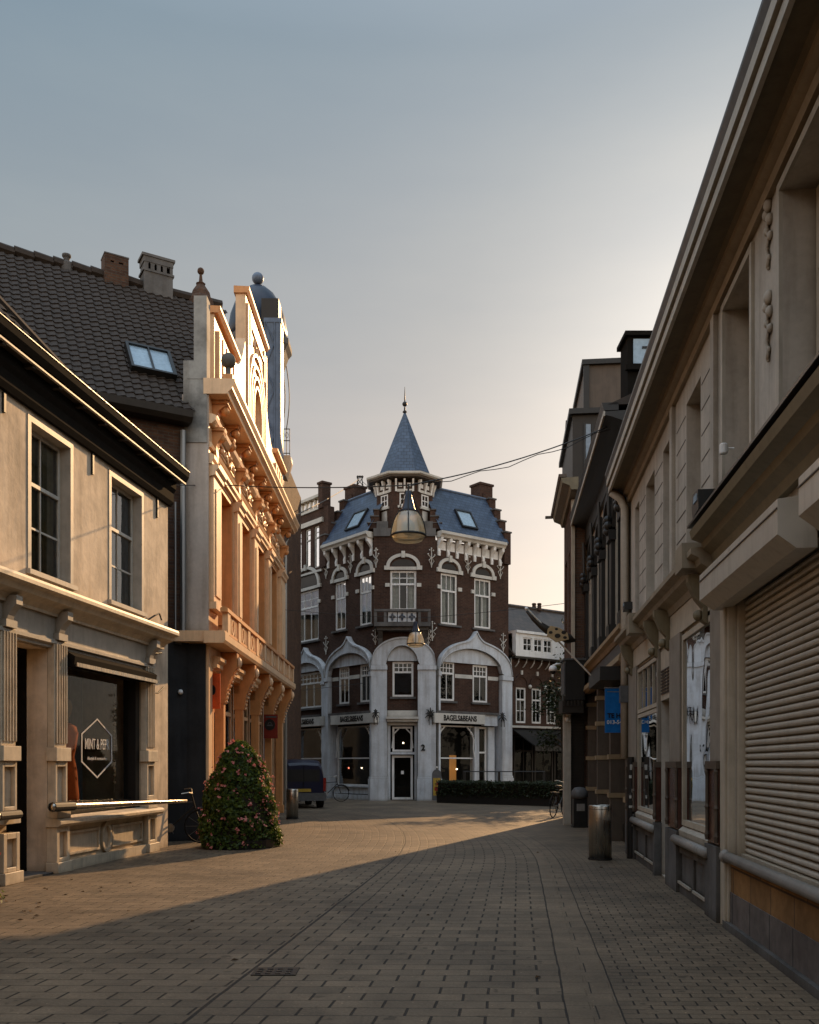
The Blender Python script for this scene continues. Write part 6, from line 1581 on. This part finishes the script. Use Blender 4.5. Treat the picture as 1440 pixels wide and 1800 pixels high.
# ------------------------------------------------------------------ bicycles
def bicycle(X, Y, rz, lab, lean=0.0):
    t = thing('bicycle', lab, 'bicycle', (X, Y, 0)); t.rotation_euler = (lean, 0, rz)
    def add(mb, name, mat, par=t, sm=False):
        o_ = WL.get(par.name, (0, 0, 0)); WL[par.name] = (0, 0, 0); o = mb.build(name, mat, par, sm); WL[par.name] = o_; WL[o.name] = (0, 0, 0); return o
    for x in (-.53, .53):
        mb = MB(); mb.tube([(x+.34*math.cos(a_), 0, .35+.34*math.sin(a_)) for a_ in [k*math.pi/16 for k in range(33)]], .018, 6); wh = add(mb, 'wheel', M['rubber'])
        mb = MB()
        for k in range(10): a_ = k*math.pi/5; mb.tube([(x, 0, .35), (x+.33*math.cos(a_), 0, .35+.33*math.sin(a_))], .003, 3)
        add(mb, 'spokes', M['zinc'], wh)
    mb = MB()
    for a, b in (((-.53, .35), (-.10, .32)), ((-.10, .32), (.38, .75)), ((-.10, .32), (-.22, .88)), ((-.22, .80), (.36, .84)), ((-.53, .35), (-.2, .8)), ((.53, .35), (.40, .70)), ((.40, .70), (.33, 1.0))): mb.tube([(a[0], 0, a[1]), (b[0], 0, b[1])], .018, 6)
    add(mb, 'frame', M['iron'])
    mb = MB(); mb.tube([(.16, -.28, 1.06), (.30, -.25, 1.08), (.34, 0, 1.02), (.30, .25, 1.08), (.16, .28, 1.06)], .013, 6); add(mb, 'handlebar', M['steel'])
    mb = MB(); mb.lathe(-.24, 0, [(.03, .88), (.11, .92), (.10, .96), (.03, .97)], 10); add(mb, 'saddle', M['dark'])
    mb = MB(); mb.tube([(-.53+.38*math.cos(a_), 0, .35+.38*math.sin(a_)) for a_ in [.4+k*.25 for k in range(11)]], .022, 4)
    mb.tube([(.53+.38*math.cos(a_), 0, .35+.38*math.sin(a_)) for a_ in [.3+k*.2 for k in range(9)]], .02, 4); add(mb, 'mudguards', M['iron'])
    mb = MB(); mb.wbox(-.78, -.3, -.06, .06, .74, .77); add(mb, 'rack', M['iron'])
    mb = MB(); mb.tube([(-.10, -.03, .32), (-.10, .03, .32)], .09, 10); mb.tube([(-.10, .09, .32), (-.05, .09, .17)], .012, 4); add(mb, 'crank', M['zinc'])
    return t
Yb = EYE*F/(1405-HY+2)
bicycle((578-CX)/F*38.5, 38.5, R(15), 'dark bicycle parked between the blue van and the white stall riser', R(-4))
bicycle((985-CX)/F*26.6+.12, 27.6, R(62), 'dark bicycle with shining handlebar leaning by the pale post at the street corner', R(5))
bicycle(-4.72, 18.35, R(8), 'bicycle in deep shade against the dark painted wall behind the steel rail', R(8))

# ------------------------------------------------------------------ signs
o_ = F2.p(.30, 0, 0)
bs = thing('hanging_sign', 'bright blue hanging sign with lettering and a telephone number beside the drainpipe', 'sign', (3.8, o_.y, 2.6))
FSg = Fr(0, 16.72, 1, 0, 1); x0_, x1_ = FSg.s(1064), FSg.s(1064)+.5
z0_, z1_ = EYE+(HY-1288)*16.72/F, EYE+(HY-1210)*16.72/F
mb = MB(); mb.box(FSg, x0_, x1_, -.03, 0, z0_, z1_); mb.build('panel', M['bluesign'], bs)
mb = MB(); mb.box(FSg, x0_-.01, x1_, -.035, .006, z1_, z1_+.02).box(FSg, x0_+.04, x1_-.04, 0.0, .003, z1_-.07, z1_-.055); mb.build('frame', M['zinc'], bs)
text('TE HUUR', .115, FSg, x0_+.04, z0_+.31, .004, 'black', bs, align='LEFT', bold=.03); text('013-5400', .10, FSg, x0_+.03, z0_+.19, .004, 'letter', bs, align='LEFT', bold=.02)
so_ = yb(19.75)
os1 = thing('hanging_sign', 'plain orange hanging sign with dark round emblem at the near end of the balcony', 'sign', tuple(FB.p(so_, .1, 3)))
FO = Fr(-4.3, 19.45, 1, 0, 1)
mb = MB(); mb.box(FO, FO.s(372), FO.s(387), -.03, 0, EYE+(HY-1246)*19.45/F, EYE+(HY-1184)*19.45/F); mb.build('panel', M['orangesign'], os1)
mb = MB(); c = (FO.s(373.5), EYE+(HY-1213)*19.45/F); mb.prism(FO, [(c[0]+.07*math.cos(a_), c[1]+.11*math.sin(a_)) for a_ in [k*math.pi/10 for k in range(20)]], 0, .005); mb.build('emblem', M['black'], os1)
os2 = thing('hanging_sign', 'square red hanging sign with dark round emblem at the far end of the balcony', 'sign', (-3.8, 27.3, 3))
FO = Fr(-4.3, 27.2, 1, 0, 1); zc = EYE+(HY-1274)*27.2/F
mb = MB(); mb.box(FO, FO.s(464), FO.s(488), -.05, 0, EYE+(HY-1298)*27.2/F, EYE+(HY-1256)*27.2/F); mb.build('panel', M['redred'], os2)
cxs = FO.s(474.5); mb = MB(); mb.prism(FO, [(cxs+.16*math.cos(a_), zc+.17*math.sin(a_)) for a_ in [k*math.pi/12 for k in range(24)]], 0, .01); mb.build('emblem', M['dark'], os2)
mb = MB(); mb.box(FO, cxs-.09, cxs+.09, .011, .015, zc-.04, zc+.0).strip(FO, arc(cxs, zc+.01, .04, .05), arc(cxs, zc+.01, .06, .07), .011, .015).box(FO, FO.s(467), FO.s(486), 0.0, .006, EYE+(HY-1260)*27.2/F-.03, EYE+(HY-1260)*27.2/F+.02); mb.build('emblem_mark', M['ash'], os2)
# parking pole with stickers
Yp = EYE*F/(1507-HY); Xp = (1107-CX)/F*Yp
pp = thing('sticker_post', 'black post with small stickers in front of the white drainpipe', 'post', (Xp-.03, Yp, 0))
mb = MB(); mb.lathe(Xp-.03, Yp-.2, [(.07, 0), (.07, 1.05), (.06, 1.1), (.06, 1.72)], 12); mb.build('pole', M['dark'], pp)
mb = MB(); fp = Fr(Xp-.03, Yp-.2-.065, 1, 0, 1)
for x, z, w_, h_ in ((-.03, 1.50, .05, .09), (-.045, 1.36, .04, .05), (0, 1.12, .045, .06), (-.04, 1.02, .035, .05), (.01, .98, .04, .04), (-.045, .86, .08, .04), (0, .55, .04, .03)): mb.box(fp, x, x+w_, .004, .012, z, z+h_)
mb.build('stickers', M['stone'], pp)
# utility box with lamp head
Yu = 23.0; Xu = (1019-CX)/F*Yu
ub = thing('litter_bin', 'grey litter bin with a pale label and domed lid beside the louvred shutter', 'bin', (Xu, Yu, 0))
mb = MB(); mb.wbox(Xu-.17, Xu+.17, Yu-.15, Yu+.15, .04, .72).wbox(Xu-.19, Xu+.19, Yu-.17, Yu+.17, 0, .04); mb.build('body', M['dark'], ub)
mb = MB(); mb.lathe(Xu, Yu, [(.19, .72), (.22, .80), (.20, .92), (.13, 1.0), (.02, 1.02)], 16); mb.build('lid', M['ash'], ub, True)
mb = MB(); mb.wbox(Xu-.10, Xu+.10, Yu-.16, Yu-.15, .42, .60); mb.build('label', M['hroll'], ub)
# round security camera
Yc = 24.0; Xc = (972-CX)/F*Yc; zc_ = EYE+(HY-1178)*Yc/F
cc = thing('dome_camera', 'white dome camera on a short arm at the corner of the sign box', 'camera', (Xc, Yc, zc_))
mb = MB(); mb.lathe(Xc, Yc, [(.05, zc_+.12), (.10, zc_+.08), (.11, zc_), (.09, zc_-.03)], 14); mb.tube([(Xc, Yc, zc_+.12), (Xc+.1, Yc, zc_+.16), (4.28, Yc+.1, zc_+.16)], .03, 6); mb.build('housing', M['white'], cc, True)
mb = MB(); mb.ball((Xc, Yc, zc_-.04), .075, 12); mb.build('dome', M['dark'], cc, True)
# flag pole with furled spotted cloth
Yf = 21.6; fx = lambda px: (px-CX)/F*Yf; fz = lambda py: EYE+(HY-py)*Yf/F
fg = thing('flagpole', 'slanting pole with a furled dark and tan spotted banner over the shop front', 'flagpole', (fx(1040), Yf, fz(1184)))
mb = MB(); mb.tube([(fx(1041), Yf+.15, fz(1186)), (fx(925), Yf-.1, fz(1070))], .02, 8); mb.build('pole', M['stone'], fg)
mb = MB(); mb.ball((fx(925), Yf-.1, fz(1071)), .045, 8); mb.build('knob', M['white'], fg)
mb = MB(); P3 = lambda px, py, d=0: Vector((fx(px), Yf+d, fz(py)))
mb.tube([P3(926, 1074), P3(938, 1088), P3(952, 1100), P3(963, 1108), P3(975, 1112)], [.03, .055, .08, .10, .06], 8)
mb.tube([P3(985, 1116, .05), P3(1000, 1122, .05), P3(1012, 1126, .05)], [.10, .13, .03], 7); mb.build('furled_cloth', M['darkwood'], fg, True)
mb = MB(); ff = Fr(0, Yf-.12, 1, 0, 1); q = [(963, 1106), (968, 1100), (984, 1104), (998, 1113), (1000, 1124), (978, 1129), (962, 1118)]
mb.prism(ff, [(ff.s(px), EYE+(HY-py)*ff.o[1]/F) for px, py in q], -.02, .02); cl = mb.build('spotted_cloth', M['spot'], fg)
mb = MB()
for px, py, r_ in ((968, 1112, .035), (980, 1118, .055), (991, 1112, .045), (978, 1106, .03), (993, 1121, .035)):
    mb.prism(ff, [(ff.s(px)+r_*1.3*math.cos(a_), EYE+(HY-py)*ff.o[1]/F+r_*math.sin(a_)) for a_ in [k*math.pi/5 for k in range(10)]], .02, .026)
mb.build('spots', M['darkwood'], cl)

# ------------------------------------------------------------------ terrace in front of the corner building
hb = thing('hedge', 'low dark clipped hedge in planters along the terrace of the corner building', 'hedge', (4.2, 36, 0))
hx0, hx1, hy = -.0, 8.3, 36.0
hxa, hxb = (768-CX)/F*37.5, (990-CX)/F*33.6
FHg = Fr(hxa, 37.6, hxb-hxa, -3.6, 1); LHg = math.hypot(hxb-hxa, 3.6)
mb = MB(); mb.box(FHg, 0, LHg+1.5, -.5, 0, 0, .38); mb.build('planter', M['dark'], hb)
def hp():
    s_ = random.uniform(0, LHg+1.5); f_ = random.random()
    d_ = random.uniform(-.55, .05) if f_ < .5 else .03; z = .86 if f_ < .5 else random.uniform(.3, .86)
    return FHg.p(s_, d_+random.gauss(0, .03), z+random.gauss(0, .035)), Vector((0, -.5, .7))
mb = MB(); mb.box(FHg, .03, LHg+1.4, -.47, -.03, .38, .82); mb.build('hedge_core', M['soil'], hb)
cloud('foliage', hp, 6000, .05, M['treeleaf'], hb)
tr_ = thing('terrace_railing', 'thin dark metal railing on posts in front of the right shop window', 'railing', (2.3, 38.6, 0))
FT = Fr((815-CX)/F*38.5, 38.5, .9, -.12, 1)
mb = MB(); mb.tube([FT.p(0, 0, 1.28), FT.p(3.4, 0, 1.28)], .025, 6); mb.build('rail', M['iron'], tr_)
for i, x in enumerate((.03, 1.5, 3.37)): mb = MB(); mb.box(FT, x-.05, x+.05, -.04, .04, 0, 1.28); mb.build('post', M['iron'], tr_)
for i in range(4):
    tx_, ty_ = 2.0+1.15*i, 38.9-.35*i+.1
    t = thing('terrace_table', ['small round terrace table nearest the yellow board behind the hedge', 'second small terrace table from the left behind the hedge', 'third small terrace table from the left behind the hedge', 'rightmost small terrace table behind the hedge'][i], 'table', (tx_, ty_, 0), 'terrace tables')
    mb = MB(); mb.lathe(tx_, ty_, [(.33, .72), (.35, .735), (.33, .75)], 16); mb.build('table_top', M['ash'], t)
    mb = MB(); mb.lathe(tx_, ty_, [(.2, 0), (.2, .03), (.03, .05), (.03, .72)], 10); mb.build('pedestal', M['iron'], t)
# yellow advertising board
Ya = 39.0; Xa = (768-CX)/F*Ya
ab = thing('advertising_board', 'narrow round topped board with yellow and orange poster beside the corner door', 'board', (Xa, Ya, 0))
fa = Fr(Xa, Ya, .97, .2, 1)
mb = MB(); mb.prism(fa, [(-.20, .04), (.20, .04), (.20, 1.15)]+[(.20*math.cos(a_), 1.15+.22*math.sin(a_)) for a_ in [k*math.pi/8 for k in range(1, 8)]]+[(-.20, 1.15)], -.05, 0); mb.build('board', M['ash'], ab)
mb = MB(); mb.box(fa, -.16, .16, 0, .01, .25, 1.0); po = mb.build('poster', M['plate'], ab)
mb = MB(); mb.box(fa, -.10, .06, .011, .02, .45, .62).box(fa, -.02, .12, .011, .02, .7, .85).ball(fa.p(0, .02, .36), .05, 8); mb.build('poster_print', M['redred'], po)
mb = MB(); mb.ball(fa.p(0, .0, 1.45), .045, 8); mb.build('lamp', M['stone'], ab)

# ------------------------------------------------------------------ trees near the low house
def tree(x, y, h, cr, lab, n):
    t = thing('street_tree', lab, 'tree', (x, y, 0)); mb = MB()
    tips = []
    mb.tube([(x, y, 0), (x+.05, y, h*.3), (x-.05, y+.05, h*.55), (x, y, h*.85)], [.16, .13, .10, .03], 9); mb.build('trunk', M['bark'], t, True)
    mb = MB()
    for k in range(18):
        a_ = k*2.4; z0_ = h*(.35+.5*random.random()); L_ = cr*random.uniform(.6, 1.05); e = Vector((x+L_*math.cos(a_), y+L_*math.sin(a_), z0_+cr*random.uniform(.1, .6)))
        b0 = Vector((x, y, z0_)); m_ = b0.lerp(e, .5)+Vector((0, 0, .15)); mb.tube([b0, m_, e], [.05, .03, .01], 5); tips += [e, m_, b0.lerp(e, .75)]
    mb.build('limbs', M['bark'], t)
    def pt():
        c = random.choice(tips); v_ = Vector((random.gauss(0, 1), random.gauss(0, 1), random.gauss(0, .8)))*cr*.17
        return c+v_, Vector((0, 0, 1))
    cloud('crown', pt, n, .09, M['treeleaf'], t)
tree(6.75, 39.8, 6.2, 1.25, 'leafy street tree half hidden by the brick house corner in front of the low house', 2600)
tree(12.0, 44.2, 10.0, 1.9, 'third street tree at the far right of the square', 3500)
tree(9.0, 43.0, 9.6, 1.8, 'taller street tree further right before the low house', 4200)

# ------------------------------------------------------------------ street behind the camera and around the square
def plain_house(nm, fr, L, h, depth, wallm, lab, roofh=2.5, cols=4, rows=3, fm='white'):
    t = thing('row_house', lab, 'house', tuple(fr.p(L/2, -depth/2, 0)))
    ops_ = []; cw = L/cols
    for i in range(cols):
        for j in range(rows):
            w_ = cw*.42; z = .7+j*(h-.5)/rows
            ops_.append((i*cw+cw/2-w_/2, i*cw+cw/2+w_/2, z, z+(h/rows)*.55))
    mb = MB(); wall(mb, fr, 0, L, 0, h, -.3, 0, ops_); mb.box(fr, 0, .3, -depth, -.3, 0, h).box(fr, L-.3, L, -depth, -.3, 0, h); mb.build('wall', M[wallm], t)
    mb = MB(); mb.box(fr, .31, L-.31, -depth, -.6, 0, h-.01); mb.build('room_lining', M['interior'], t)
    for o in ops_: window(fr, *o, -.1, t, fm, 2, 2, None, fw=.08, g='shopglass')
    mb = MB(); mb.mesh([fr.p(-.1, .3, h), fr.p(L+.1, .3, h), fr.p(L+.1, -depth/2, h+roofh), fr.p(-.1, -depth/2, h+roofh), fr.p(-.1, -depth, h), fr.p(L+.1, -depth, h)], [[0, 1, 2, 3], [3, 2, 5, 4], [1, 5, 2], [0, 3, 4], [0, 4, 5, 1]]); mb.build('roof', M['browntile'], t)
plain_house('a', Fr(-6.2, 6.5, -.138, -.99, -1), 14, 8, 7, 'cream', 'cream row house further back along the left side of the street', cols=5, rows=2)
plain_house('b', Fr(2.5, 1.8, -.109, -.99, 1), 15, 8.5, 7, 'redbrick2', 'brick row house further back along the right side of the street', cols=5)
plain_house('c', Fr(9, -16, -1, 0, 1), 22, 9, 7, 'redbrick2', 'wide brick house closing the street far behind', cols=7)
plain_house('d', Fr(-10.5, 33.5, -.1, .99, 1), 16, 10, 8, 'darkwall', 'dark painted house on the left side of the square behind the tower house', cols=5, fm='dark')
